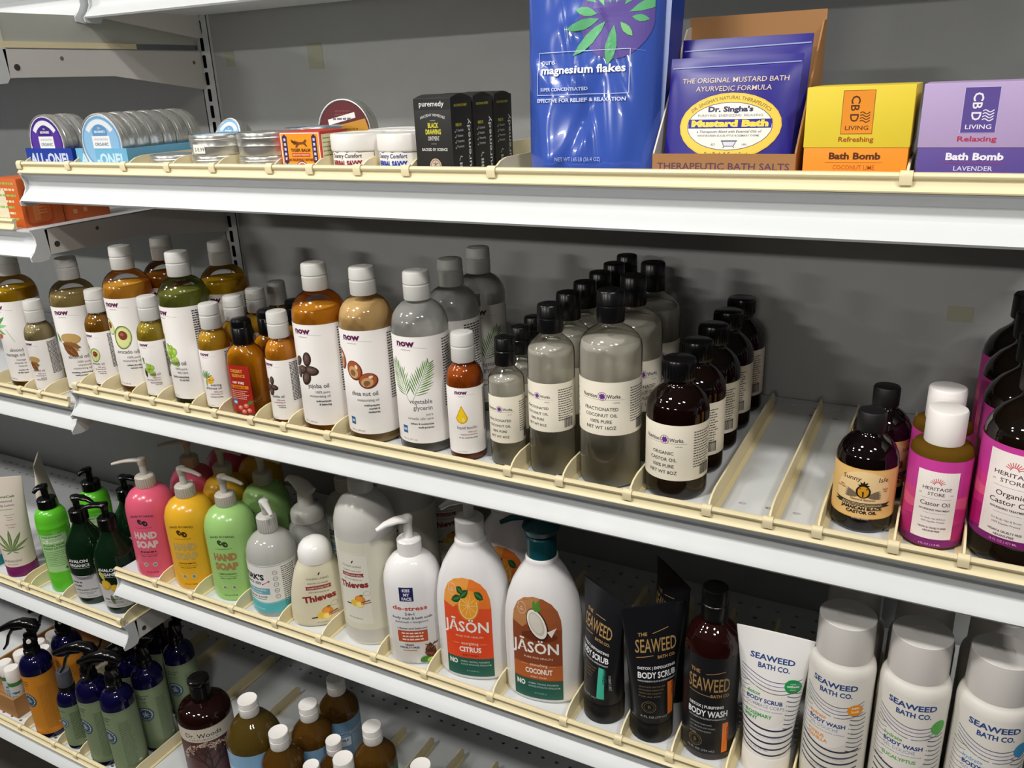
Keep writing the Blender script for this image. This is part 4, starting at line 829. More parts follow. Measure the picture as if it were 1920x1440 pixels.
def spray(color='7a8a6a', kind='green'):
    pr = [(22.5, 0), (25, 1), (26.2, 4), (26.5, 8), (26.5, 143), (25.8, 149), (23.5, 156), (20, 161), (16, 164.5), (13.2, 167), (12.8, 170)]
    t = thing('spray_bottle'); MB().lathe(mm(pr), 44).build('bottle', COB, t, angle=50); S = S_round(mm(pr))
    l = patch(S, -73, 73, 11, 135, M(color, .45), t, nu=44, nv=1); spray_art(kind, 27).lay(S, 'label_print', l)
    z = trigger(t, 168)
    if kind == 'orange': MB().tube([(.007, -.0108, z+.001), (.008, -.0128, z+.001)], .0038, 14).build('white_stud', WHITE, t)
    return t
def mist():
    pr = [(17.5, 0), (19.6, 1), (20.6, 4), (20.8, 7), (20.8, 97), (20, 104), (17.5, 110), (14, 114), (12.5, 115), (12.3, 118)]
    t = thing('mist_bottle'); MB().lathe(mm(pr), 40).build('bottle', COB, t, angle=50); S = S_round(mm(pr))
    l = patch(S, -57, 57, 9, 92, M('7a8a6a', .45), t, nu=40, nv=1); a = Art(); a.ln([(-55, 90), (55, 90)], .3, '3a4636'); a.t('Bug Repellent', -10, 82, 2.6, '2c3430', width=20); a.e(-8, 58, 9.5, 9.5, '2e4052'); a.e(-8, 58, 8.6, 8.6, '7e93a4'); a.e(-8, 58, 6, 6, '33485c')
    for i in range(8): a.leaf(-8, 58, 5, 1.5, i*45, 'a8bac6')
    a.fine(6, 24, 78, 18, 3.2, 1.1, '3a4636'); a.r(20, 25, 15, 18, 'c9cfc0'); a.lay(S, 'label_print', l)
    MB().lathe(mm([(12.6, 116), (13.4, 117), (13.4, 124), (12.8, 126)]), 32).build('collar', BLK, t)
    MB().lathe(mm([(12.2, 125.5), (12.6, 127), (11.4, 154), (10.6, 155.4), (8, 155.6), (7.4, 154.4), (0, 154.4)]), 36).build('mist_cap', M('5a5c66', .15, 0, .35, 1.4), t); return t
def woods():
    pr = [(36, 0), (40, 1), (41.5, 5), (41.5, 148), (40.3, 156), (36, 163), (28, 168), (19, 171), (15, 172.5), (14.5, 176)]
    t = thing('dark_soap_bottle'); MB().lathe(mm(pr), 48).build('bottle', M('1c0806', .05, 0, .2, 1.5), t, angle=50); S = S_round(mm(pr))
    l = patch(S, -92, 92, 20, 145, M('4e2a2c', .4), t, nu=44, nv=1); a = Art(); a.r(-92, 92, 119, 144, 'c9c0b0')
    a.t('Dr. Woods', 0, 127.5, 8.5, '2c2226', width=58); a.t('NATURALLY', 0, 122, 2.4, '4a4046', width=46)
    r = random.Random(4)
    def br(x, y, an, L, wd, d):
        x2, y2 = x+L*math.cos(R(an)), y+L*math.sin(R(an)); a.ln([(x, y), (x2, y2)], wd, '140a0c')
        if d:
            for s2 in (-1, 0, 1): br(x2, y2, an+s2*32+r.uniform(-12, 12), L*.72, wd*.6, d-1)
        else:
            for i in range(3): a.leaf(x2+r.uniform(-2, 2), y2+r.uniform(-2, 2), 3, 1.8, r.uniform(0, 360), ('b99a84', 'd8c0a8')[i % 2], True)
    br(6, 30, 92, 30, 5, 4); a.lay(S, 'label_print', l)
    MB().lathe(mm([(14.5, 174), (15.5, 175), (15.5, 200), (13.5, 201), (16, 203), (17, 207), (16, 211), (12, 213.5), (0, 214)]), 36).build('cap', M('0c0a0b', .2), t); return t
def castile(size=16, lab='7fa6c6', liq='5a3c12', name='BABY UNSCENTED'):
    Rr, H, n, cr = {32: (42, 200, 128, 15.2), 16: (32.5, 180, 118, 14.8), 8: (25.5, 146, 92, 12.2)}[size]; cz = H-27 if size > 8 else H-23
    pr = [(Rr-4, 0), (Rr-1, 1), (Rr, 5), (Rr, n), (Rr*.985, n+6), (Rr*.93, n+13), (Rr*.8, n+(cz-n)*.52), (Rr*.58, n+(cz-n)*.80), (cr*.98, cz-2), (cr*.9, cz+1)]
    t = thing('castile_soap_bottle'); MB().lathe(mm(pr), 48).build('bottle', M(liq, .05, 0, .35, 1.45), t, angle=60); S = S_round(mm(pr))
    u = Rr*2.8; l = patch(S, -u, u, 8, n-3, M(lab, .42), t, nu=44, nv=1); a = Art(); k = Rr/42; W = 'dfe8ee'; D2 = '3a5c86' if lab != '2c6a3c' else 'cfe2c8'
    top = n-3; a.r(-u, u, top-34*k, top-27*k, 'b4c8d8' if lab != '2c6a3c' else '4a8a58'); a.r(-30*k, 30*k, top-62*k, top-40*k, W if lab != '2c6a3c' else 'c4d8b8')
    a.t("DR. BRONNER'S", 0, top-33*k, 4.4*k, D2, b=.03, width=54*k); a.t('PURE-CASTILE', 0, top-50*k, 6*k, '2c4a78' if lab != '2c6a3c' else '1c4a28', b=.03, width=50*k); a.t('SOAP', 0, top-60*k, 6*k, '2c4a78' if lab != '2c6a3c' else '1c4a28', b=.03, width=22*k)
    a.t('BABY UNSCENTED' if lab != '2c6a3c' else 'ALMOND', 0, top-72*k, 4*k, W, b=.02, width=44*k if lab != '2c6a3c' else 26*k)
    for sg in (-1, 1): a.fine(34*k if sg > 0 else -78*k, 78*k if sg > 0 else -34*k, top-39*k, 22, 3.1, 1.2, W)
    a.fine(-28*k, 28*k, top-78*k, 4, 3.1, 1.2, W); a.lay(S, 'label_print', l); CW = M('efece8', .32)
    MB().lathe(mm([(cr*.97, cz), (cr, cz+.8), (cr, H-12.5), (cr*.965, H-12.2), (cr*.965, H-11.4), (cr, H-11), (cr*.99, H-1.2), (cr*.94, H-.2), (cr*.86, H-.6), (0, H-.6)]), 36).build('flip_cap', CW, t, angle=30)
    return t
def stick():
    t = thing('white_cap_stick'); MB().lathe(mm([(10.5, 0), (11.8, 1), (12, 3), (12, 66)]), 28).build('barrel', M('c4ccd0', .35), t)
    MB().lathe(mm([(12.1, 60), (12.15, 60.5), (12.15, 68), (12.1, 68.4)]), 28, caps=False).build('green_band', M('3f7a3c', .4), t)
    a = Art(); a.t('HEMP', 0, 44, 4, '2c3c46', b=.03, rot=0); a.fine(-9, 9, 38, 8, 3.4, 1.4, '5a7a8a'); a.lay(S_round(mm([(12, 0), (12, 66)])), 'label_print', t, 2)
    MB().lathe(mm([(12.3, 68.5), (12.6, 69.5), (12.4, 93.5), (11.6, 95), (0, 95)]), 32).build('cap', M('efece8', .35), t); return t
def crate():
    t = thing('wooden_crate'); W = M('a87a48', .6, noise=.3); x0, x1, y0, y1, h = 0, .1460, 0, .205, .042; th = .004
    for nm, q in (('front_board', (x0, x1, y0, y0+th, .001, h)), ('back_board', (x0, x1, y1-th, y1, .001, h)), ('side_board', (x0, x0+th, y0+th, y1-th, .001, h)), ('side_board', (x1-th, x1, y0+th, y1-th, .001, h)), ('base_board', (x0, x1, y0, y1, 0, .001))):
        MB().box(*q).build(nm, W, t)
    for i in range(4): MB().box(x0-.0012-.0003*i, x0, y0, y1, .004+i*.0095, .011+i*.0095).build('slat', M('8f6438', .6, noise=.3), t)
    return t
# ================================================================ top shelf kinds
TIN = M('dcdbd7', .27, .85, noise=.04)
def tin_body(t, z0=0., r=34, h=21):
    MB().lathe(mm([(r-1.6, z0), (r-1, z0+.4), (r-.8, z0+1), (r-.8, z0+h*.55)]), 44).build('tin_base', TIN, t, angle=25)
    l = MB().lathe(mm([(r-.7, z0+h*.42), (r, z0+h*.43), (r+.2, z0+h*.45), (r, z0+h*.48), (r, z0+h*.70), (r+.35, z0+h*.73), (r+.35, z0+h*.78), (r, z0+h*.81), (r+.1, z0+h*.93), (r-.4, z0+h-.1), (r-1.6, z0+h), (r-2.4, z0+h-.7), (0, z0+h-.7)]), 44, caps=False).build('tin_lid', TIN, t, angle=25); return l
def flat_tin(lid='', h=21, sticker=False, r=34):
    t = thing('balm_tin'); l = tin_body(t, 0, r, h); S = lambda u, v, off: Vector((u, v, (h-.7)/1000+off))
    if lid: a = Art(); a.e(0, 0, r-4, r-4, lid); a.e(0, 0, r-6, r-6, '7fb0d0' if lid != '3a5a7a' else '4a7090'); a.r(-12, 12, -18, 8, 'dfe6ea'); a.lay(S, 'lid_label', l, 20)
    if sticker: a = Art(); a.r(-9, 9, 3, 13, 'f2f0ea'); a.t('$ 8.99', 1, 5.5, 4.2, '6a6a6a'); a.lay(S_round(mm([(r+.4, 0), (r+.4, 30)])), 'price_sticker', l)
    return t
def round_label(c1, c2, c3):
    a = Art(); a.e(0, 0, 31.5, 31.5, 'd9dbe0'); a.e(0, 0, 30.2, 30.2, c1); a.e(0, 0, 27.5, 27.5, c2)
    a.p([(26.5*math.cos(R(q)), 26.5*math.sin(R(q))) for q in range(35, 146, 10)]+[(20.5*math.cos(R(q)), 20.5*math.sin(R(q))) for q in range(145, 34, -10)], 'dfe2e6')
    a.e(0, 12, 12, 9, c3); a.t("DR.", 0, 15.5, 2.2, 'dfe2e6'); a.t("BRONNER'S", 0, 11.5, 2.6, 'dfe2e6', b=.03, width=17)
    a.r(-14, 14, -25, 8, 'e9eaec'); a.t('UNSCENTED', 0, 3, 2.3, '8a94a0', width=22); a.t('ORGANIC', 0, -3, 3.6, '7a8694', b=.03, width=22); a.t('MAGIC BALM', 0, -10, 3.9, '7a8694', b=.03, width=27); a.fine(-12, 12, -14, 3, 3, 1.2, 'a4adb8', 'C'); a.ring(0, -24, 7, 6, 1, c2, 10, 170); return a
def standing_tin(lab='blue', r=35.2):
    """tin on its edge, lid towards the front"""
    t = thing('standing_balm_tin'); h = 21
    o = []
    l = tin_body(t, 0, r, h)
    M4 = Matrix.Translation((0, h/2000, r/1000+.0006)) @ Matrix.Rotation(R(90), 4, 'X')
    S = lambda u, v, off: Vector((u, v, (h-.7)/1000+off))
    if lab == 'brown':
        a = Art(); a.e(0, 0, 31, 31, '4a1418'); a.e(0, 0, 29.6, 29.6, '5c1c20'); a.fine(-10, 10, 19, 2, 3.4, 1.6, '7a3a3c', 'C'); 
        a.p([(-29, -6), (-25, 2), (26, 12), (29.4, 2), (27, -12), (18, -24), (0, -29.5), (-18, -24)], 'c08a30'); a.fine(-14, 18, 1, 2, 4, 1.3, '6a4a18', 'C', .1); a.r(-2, 3, -15, -10, '3a2010'); a.p([(-18, 6), (15, 13), (14, 18.5), (-19, 11.5)], 'e6e4e0'); a.fine(-13, 10, 11, 1, 3, 2, '6a6a74', 'C', .05)
    else: a = round_label('3c1c7c', '54309a', '3c1c7c') if lab == 'purple' else round_label('6aa0cc', '8ab8dc', '5a90c0')
    q = r/32.3 if lab == 'brown' else r/33.4
    p = a.scale(q, q).lay(S, 'lid_label', l, 25)
    for ob in (list(t.children)+[p]): ob.data.transform(M4)
    return t
def display_tray(wd=.093, dp=.085, h=.030, color='1c3a9a', words='c8d2ec', hb=.031):
    t = thing('display_tray'); m = M(color, .45); th = .0012
    MB().box(0, wd, 0, th, .0002, h).build('front_panel', m, t); MB().box(0, wd, dp-th, dp, .0002, hb).build('back_panel', m, t)
    MB().box(0, th, th, dp-th, .0002, h).build('side_panel', m, t); MB().box(wd-th, wd, th, dp-th, .0002, h).build('side_panel', m, t); MB().box(0, wd, 0, dp, 0, .0002).build('base_panel', m, t)
    a = Art(); a.t('ALL-ONE!', wd*500, 10.8, 13.5, words, b=.03, width=wd*1000*.82); a.lay(FRONT(0, 0), 'front_print', t, 30); return t
def tiger_box():
    t = thing('orange_balm_box'); w, d, h = .053, .048, .047; MB().box(0, w, 0, d, 0, h).build('carton', [M('c9402e', .45)], t, bevel=.0006)
    a = Art(); a.r(1.5, 51.5, 1, 46, 'efe9dc'); a.r(2.5, 50.5, 14, 45, 'f09a1c'); a.r(1.5, 51.5, 8, 14, '7cc4dc')
    for i in range(8): a.r(2+i*6.2, 5+i*6.2, 1, 8, ('b8402c', '5c8a3a')[i % 2])
    for x in (7, 45):
        a.p([(x-3, 16), (x, 13.5), (x+3, 16), (x+3, 42), (x, 44.5), (x-3, 42)], '2c2458')
        for i in range(5): a.r(x-1.3, x+1.3, 18+i*4.9, 20.8+i*4.9, 'dcc8dc')
    # leaping animal of the mark
    a.p([(16, 36), (20, 38), (26, 36.4), (31, 36.8), (34, 39.4), (35.5, 38), (33.4, 35.6), (36, 32), (33.8, 32), (31, 34.4), (25, 34), (22, 31), (20, 31), (21.6, 34), (18, 34), (15, 39.5)], '7c4210')
    a.t('TIGER BALM', 26.5, 26.6, 3.4, '6a3410', b=.02, width=25); a.r(15, 38, 21.6, 25.2, 'c8442c'); a.t('RED EXTRA STRENGTH', 26.5, 22.4, 1.8, 'f4d8b8', width=21); a.t('PAIN RELIEVING OINTMENT', 26.5, 17, 2.8, '8a3c10', b=.02, width=38)
    a.e(26.5, 9, 8, 8, '2c2458'); a.e(26.5, 9, 7.2, 7.2, 'e8dccc'); a.e(26.5, 9, 5.6, 6, 'c8342a'); a.e(26.5, 12, 5, 2.2, 'e06a54'); a.t('TIGER', 26.5, 11.2, 1.5, '8a1a14'); a.t('BALM', 26.5, 7, 1.8, '8a1a14'); a.lay(FRONT(0, 0), 'front_print', t, 60)
    b = Art(); b.r(2, 46, 1, 44, 'e4dcb8'); 
    for i in range(9): b.fine(4, 44, 4+i*4.4, 1, 1, 1.2, '7a8a5a')
    b.lay(S_flat((w, 0, 0), (0, 1, 0), (0, 0, 1), (1, 0, 0)), 'side_print', t, 60); return t
def savvy_jar(ink='8a2434'):
    t = thing('salve_jar'); MB().lathe(mm([(26, 0), (28, 1), (28.4, 3), (28.4, 28)]), 44).build('jar', WHITE, t)
    MB().lathe(mm([(29, 27), (29.4, 28), (29.6, 29), (29.6, 42.5), (29, 43.8), (27, 44.3), (24, 44.3), (23.6, 43.8), (0, 43.8)]), 44).build('lid', M('edeae6', .3), t, angle=30)
    a = Art(); d = '3a2a3a' if ink == '8a2434' else '1c2a7a'
    a.ln([(-26, 23), (-20, 25.5), (-14, 23.5), (-6, 26.5), (0, 24), (6, 27), (12, 24), (17, 24), (29, 24), (29, 3), (-29, 3), (-29, 23), (-26, 23)], .6, d)
    a.t('Country Comfort', -4, 18, 4.6, d, b=.01, width=38, sh=.15); a.t('HERBAL SAVVY', -4, 9.4, 5.6, ink, b=.06, width=38); a.t('WITH GOLDENSEAL & MYRRH', -4, 5, 2, d, width=34); a.scale(1, .92, 0, 4).lay(S_round(mm([(28.4, 0), (28.4, 30)])), 'front_print', t); return t
def black_box():
    t = thing('black_carton'); w, d, h = .042, .0385, .0765; MB().box(0, w, 0, d, 0, h).build('carton', M('22201f', .5), t, bevel=.0006)
    MB().prism([(d*f, h-.0006+.0038*math.sin(math.pi*f)) for f in [i/8 for i in range(9)]], .0006, w-.0006).build('top_flap', M('22201f', .5), t)
    a = Art(); W = 'd8d6d2'; Y = 'd2cc3c'; a.r(.8, 41.2, 66, 75.8, '201f1e'); a.t('puremedy', 20.5, 69, 5, 'f0efec', width=28)
    a.t('ANCIENT REMEDIES', 21, 60, 2.4, W, width=28, arc=34); a.ln([(18, 56), (24, 56)], .25, W); a.t('BLACK', 21, 49.5, 4.6, Y, b=.03, width=12); a.t('DRAWING', 21, 43.5, 4.6, Y, b=.03, width=17.5); a.t('OINTMENT', 21, 37.6, 4.2, W, width=13); a.ln([(18, 34.5), (24, 34.5)], .25, W)
    a.t('BACKED BY SCIENCE', 21.5, 28, 2.6, W, b=.01, width=29); a.e(21.5, 13.5, 6.6, 7.4, 'cdb8a4'); a.e(21.5, 13.5, 5.6, 6.4, '8a7464'); a.e(21.5, 13.5, 4.8, 5.6, 'cdb8a4'); a.ln([(21.5, 9), (21.5, 18)], .6, '5a4a40'); a.ln([(18.5, 16.5), (21.5, 15.5), (24.5, 16.5)], .6, '5a4a40'); a.ring(21.5, 13, 1.5, 2.2, .4, '5a4a40')
    a.lay(FRONT(0, 0), 'front_print', t, 60)
    b = Art(); b.t('BLACK DRAWING OINTMENT', 18, 68, 2.4, Y, width=24); b.t('FREE OF:', 13, 50, 2.8, Y, b=.02, width=11)
    for i, q in enumerate(('Chemicals', 'Parabens', 'Preservatives', 'Petroleum')): b.t(q, 10, 45-i*5, 2.4, W, 'LEFT', 0, width=(11, 10, 12, 11)[i]); b.ln([(5, 45.5-i*5), (6.4, 44.4-i*5), (8.6, 47.4-i*5)], .6, W)
    b.r(11, 16, 8, 10, W); b.r(11, 16, 11, 13, W); b.r(11, 16, 14, 16, W); b.ln([(11, 18), (14, 22), (17, 21)], .9, W); b.t('puremedy', 34, 30, 6.2, 'f0efec', rot=90, width=52)
    b.lay(S_flat((w, 0, 0), (0, 1, 0), (0, 0, 1), (1, 0, 0)), 'side_print', t, 60); return t
def cbd_box(c1='ecd33c', c2='ee9426', ink='5a2c14', word='Refreshing', wc='a8521c', fl='COCONUT LIME', fc='c8641c', lc='5a2c14'):
    t = thing('bath_bomb_box'); w, d, h = .076, .078, .0755; zb = .031; MB().box(.0006, w-.0006, .0006, d-.0006, 0, zb+.004).build('box_base', M(c2, .5), t, bevel=.0005)
    MB().box(0, w, 0, d, zb, h).build('box_lid', M(c1, .5, noise=.06), t, bevel=.0008)
    a = Art(); a.r(26.4, 49, 41, 72.6, '8a5a2c' if word == 'Refreshing' else 'c8bce0'); a.r(26.8, 48.6, 41.4, 72.2, c2)
    a.t('C', 32.6, 69, 6.6, lc, 'LEFT', .01, rot=-90); a.t('B', 32.6, 62.5, 6.2, lc, 'LEFT', .01, rot=-90); a.t('D', 32.6, 56, 6.2, lc, 'LEFT', .01, rot=-90)
    for i in range(4): a.ln([(39.5+j, 50.2+i*2+.8*math.sin(j*1.05)) for j in range(8)], .7, lc)
    a.t('LIVING', 37.8, 44, 3.2, lc, width=16.5); a.t(word, 37.8, 35.5, 3.7, wc, width=25, b=.01)
    a.lay(FRONT(0, 0), 'lid_print', t, 90)
    b = Art(); b.t('Bath Bomb', 38, 22.5, 5, ink, b=.03, width=37); b.ln([(17, 20), (58, 20)], .25, wc); b.t(fl, 38, 14.8, 3.4, fc, width=30 if word == 'Refreshing' else 25); b.ln([(17, 13), (58, 13)], .25, wc); b.t('100 mg Nano CBD', 38, 7.5, 4.4, ink, b=.03, width=48); b.lay(FRONT(0, .0006), 'base_print', t, 90); return t
def magnesium_bag():
    t = thing('foil_bag'); blue = M('3a58b2', .2, 0, 0, 1.45, .4); H = .235; W = .0620; r = random.Random(9)
    wr = [(r.uniform(-1, 1), r.uniform(.05, .95), r.uniform(-1, 1), r.uniform(.05, .16)) for _ in range(16)]
    def hw(v): return W*(1+.05*v/H)
    def dep(v): f = v/H; return (.026*(1-f)**.8+.006)*(1-.25*math.exp(-v/.012))
    def crease(u, v):
        s = 0; x = u/W; y = v/H
        for i, (cx, cy, an, wd) in enumerate(wr):
            ca, sa = math.cos(an*1.5), math.sin(an*1.5); p = (x-cx)*ca+(y-cy)*2*sa; q = -(x-cx)*sa+(y-cy)*2*ca; s += .0025*math.exp(-(p/wd)**2)*math.exp(-(q/.6)**2)*(1 if i % 2 else -1)
        return s
    def F(u, v, side):
        a = hw(v); e = max(0, 1-abs(u/a)**3.2); y = dep(v)*e**.6
        lean = .010*(v/H)
        return Vector((u, (-y if side else y*.85)+lean+(crease(u, v) if side else 0)*e, v))
    b = MB(); NU, NV = 44, 60
    for side in (1, 0):
        for j in range(NV+1):
            for i in range(NU+1):
                v = H*j/NV; b.v.append(tuple(F(hw(v)*(2*i/NU-1), v, side)))
    n = (NU+1)*(NV+1)
    for s0 in (0, 1):
        for j in range(NV):
            for i in range(NU):
                q = s0*n+j*(NU+1)+i; f = (q, q+1, q+NU+2, q+NU+1); b.face(f if s0 == 0 else f[::-1])
    for i in range(NU): b.face((i, n+i, n+i+1, i+1))
    b.build('pouch', blue, t, angle=70)
    MB().prism([(W*.985, .002), (W*1.06, H), (W*1.06+.006, H), (W*1.02+.004, .1), (W*.985+.0015, .002)], .0, .0006, 'y').build('side_seam', M('8a9ac8', .3), t).location = (0, .001, 0)
    for ob in t.children:
        if ob.name.startswith('side_seam'):
            for v in ob.data.vertices: v.co.y += .010*v.co.z/H
    g = MB(); 
    for j in range(13):
        v = H*j/12; a = hw(v); g.v += [(a*.99, .010*v/H+.002, v), (a+.003+.004*(v/H), .010*v/H+dep(v)*.8+.004+.030*(v/H)**1.2, v), (a*.6, .010*v/H+dep(v)+.012+.030*v/H, v)]
    for j in range(12):
        for i in range(2): q = j*3+i; g.face((q, q+1, q+4, q+3))
    g.build('back_gusset', M('24409a', .28), t, angle=60)
    S = lambda u, v, off: F(u, v, 1)+Vector((0, -off*3-.0002, 0))
    a = Art(); L = 'c2cdee'; a.e(14, 122, 27, 31, '5c4a9a')
    for an, x, y, LL, w in ((95, 8, 158, 30, 9), (75, 13, 158, 30, 9), (118, 3, 156, 30, 8), (142, -6, 160, 22, 8), (52, 20, 156, 30, 9), (22, 24, 150, 34, 9), (-12, 26, 146, 14, 6), (165, -4, 150, 20, 8), (196, -2, 146, 30, 9), (226, 4, 144, 40, 10), (262, 12, 140, 34, 10), (-50, 17, 142, 16, 6), (160, -26, 166, 16, 6)): a.leaf((x-12)*.85+14, (y-150)*.85+124, LL*.85, w*.85, an, ('5cb078', '79c47c')[int(x) % 2])
    a.ln([(-46, 98), (26, 98), (26, 66), (-46, 66), (-46, 98)], .5, L); a.ln([(26, 98), (36, 96)], .1, L)
    a.t('pure', -43, 89, 4.6, 'd6def4', 'LEFT'); a.t('magnesium flakes', -43, 82, 6, 'f0f3fc', 'LEFT', .02, width=66); a.t('SUPER CONCENTRATED', -43, 69, 2.6, L, 'LEFT', .02, width=38); a.t('EFFECTIVE FOR RELIEF & RELAXATION', -46, 60.5, 2.9, 'd6def4', 'LEFT', .02, width=70)
    a.t('NET WT 1.65 LB (26.4 OZ)', -28, 15, 3.2, 'a8b8e4', 'LEFT', width=34); a.scale(1.2, 1.1, 9.5, 3).lay(S, 'front_print', t, 3, 4, clip=(-58, 58, 1, 232)); return t
KR = M('a8794a', .6, noise=.08)
def salts_box():
    t = thing('kraft_display_box'); w, d = .118, .1; th = .0014
    MB().box(0, w, 0, th, 0, .026).build('front_panel', KR, t); MB().box(0, w, 0, d, 0, .0008).build('base_panel', KR, t)
    for x in (0, w-th): MB().prism([(th, 0), (d, 0), (d, .128), (d-.012, .126), (th, .027)], x, x+th).build('side_panel', M('d6d0c6', .6) if x == 0 else KR, t)
    MB().box(0, w, d, d+th, 0, .136).build('back_panel', KR, t)
    a = Art(); a.t('THERAPEUTIC BATH SALTS', 59, 13.4, 5.6, '5a3c5c', width=109); a.r(90, 111, .8, 11.6, 'e2d8d6'); a.lay(FRONT(0, 0), 'front_print', t, 130); return t
def mustard_pouch():
    t = thing('mustard_bath_pouch'); W, H = .052, .100; m = M('1a0f80', .36); b = MB(); NU, NV = 20, 20
    def F(u, v, s):
        e = max(0, 1-(abs(u)/W)**3)*max(0, 1-abs(2*v/H-.9)**3.2*.95); y = .0075*e**.7+.0004
        return Vector((u*(1+.04*v/H), (-y if s else y)+.25*v, v))
    for s in (1, 0):
        for j in range(NV+1):
            for i in range(NU+1): b.v.append(tuple(F(W*(2*i/NU-1), H*j/NV, s)))
    n = (NU+1)*(NV+1)
    for s0 in (0, 1):
        for j in range(NV):
            for i in range(NU): q = s0*n+j*(NU+1)+i; f = (q, q+1, q+NU+2, q+NU+1); b.face(f if not s0 else f[::-1])
    for i in range(NU): b.face((i, n+i, n+i+1, i+1)); k = NV*(NU+1)+i; b.face((k, k+1, n+k+1, n+k))
    for j in range(NV):
        q = j*(NU+1); b.face((q, q+NU+1, n+q+NU+1, n+q)); q += NU; b.face((q, n+q, n+q+NU+1, q+NU+1))
    b.build('pouch', m, t, angle=60); S = lambda u, v, off: F(u, v, 1)+Vector((0, -off*3-.0001, 0))
    a = Art(); G = 'd2b67c'; a.ln([(-50, 92), (-20, 92.6), (10, 93.2), (51, 94)], .9, '8a94c8')
    a.t('THE ORIGINAL MUSTARD BATH', 2, 80, 4, 'd0bcb0', width=84); a.t('AYURVEDIC FORMULA', 2, 73.5, 4, 'd0bcb0', width=60)
    a.e(2, 46, 41, 26, 'e4bc3c'); a.e(2, 46, 40, 25, 'eec648'); a.t("DR. SINGHA'S NATURAL THERAPEUTICS", 2, 67, 2.8, '6a5a2c', width=66, arc=52); a.e(2, 46, 34.5, 18.8, '2c2a6a'); a.e(2, 46, 34, 18.3, 'ece8de')
    a.t("Dr. Singha's", 2, 57.5, 4, '2c2a5c', b=.04, width=36); a.t('PURIFYING  ENERGIZING  RELAXING', 2, 53.5, 2, '7a7a84', width=52); a.r(-31.5, 35.5, 44.5, 51.5, '20168c'); a.t('Mustard Bath', 2, 46, 4.8, 'ecd24c', b=.06, width=62)
    a.t('a Therapeutic Blend with Essential Oils of', 2, 41, 2, '4a4a6a', width=52, sh=.2); a.t('WINTERGREEN EUCALYPTUS ROSEMARY THYME', 2, 38, 1.6, '5a5a6a', width=50)
    a.ln([(-3, 34.6), (10, 34.6)], .9, '3a3a6a'); a.p([(-2, 34), (9, 34), (7.5, 30.6), (-.5, 30.6)], 'd4d4dc'); a.ln([(-2, 34), (-.5, 30.6), (7.5, 30.6), (9, 34)], .5, '3a3a6a'); a.ln([(0, 30.6), (-1, 29)], .5, '3a3a6a'); a.ln([(7, 30.6), (8, 29)], .5, '3a3a6a'); a.t('EST.', -9, 31, 1.7, '5a5a6a'); a.t('1991', 16, 31, 1.7, '5a5a6a')
    a.t('For Bath & Foot Soak', 2, 23, 3, '6a5a2c', width=36); a.lay(S, 'front_print', t, 3, 4); return t
def orange_carton(front=False):
    t = thing('orange_carton'); w, d, h = (.062, .058, .066) if front else (.056, .072, .05); OR = M('cf642a', .4)
    MB().box(0, w, 0, d, 0, h).build('carton', OR, t, bevel=.0006); S = S_flat((w, 0, 0), (0, 1, 0), (0, 0, 1), (1, 0, 0)); a = Art()
    if front:
        a.p([(4, 5), (10, 1.5), (36, 1.5), (43, 6), (44, 44), (40, 52), (8, 52), (4, 44)], 'b84a1c'); a.p([(7, 8), (12, 5), (34, 5), (40, 9), (40.5, 42), (8, 42)], 'c4622c'); a.r(15, 24, 8, 40, 'cc7a44'); a.fine(22, 36, 33, 5, 4, 1, 'e8a070')
        b = Art()
        for i in range(7): b.fine(4, 58, 58-i*8, 1, 1, 3, ('9aba5c', 'e8d8b0')[i % 2])
        b.r(2, 30, 4, 50, 'e4dcc4'); b.lay(FRONT(0, 0), 'front_print', t, 80)
    else: a.r(14, 20, 9, 15, 'd9a080'); a.r(30, 36, 10, 16, 'd9a080'); a.fine(4, 60, 30, 2, 5, .8, 'a8481c')
    a.lay(S, 'side_print', t, 80); return t
# ================================================================ stocking the shelves
def P(fn_, x, y, z, phi, label, cat, group=None, **kw): return put(fn_, x, y, z, phi, label, cat, group, **kw)
BO = 'bottle'
# --- oil shelf, left bay
alm = dict(lines=('almond oil',), small=(('100% pure', 'unscented', 'moisturizing oil'), ('nourishing, moisturizing', 'healthy-looking skin')))
P(now16, -.036, .062, L2, 15, 'large pale almond oil bottle behind the left end of the right bay rail', BO, None, img='almond', oil_h='cfb878', tr=.3, **alm)
P(now4, -.0935, .034, L2, 0, 'small pale almond oil bottle on the left bay shelf', BO, None, img='almond', oil_h='c9ba8a', tr=.3, lines=('almond oil',), small=(('100% pure', 'moisturizing oil'), ('nourishing', 'healthy-looking skin')))
P(now16, -.158, .050, L2, 0, 'large golden massage oil bottle with green leaf label at the left photo edge', BO, None, img='leaves', oil_h='d2a61c', lines=('almond', 'massage oil'), small=(('massage', 'amande et', 'lavande'), ('muscle rub', 'all skin types')))
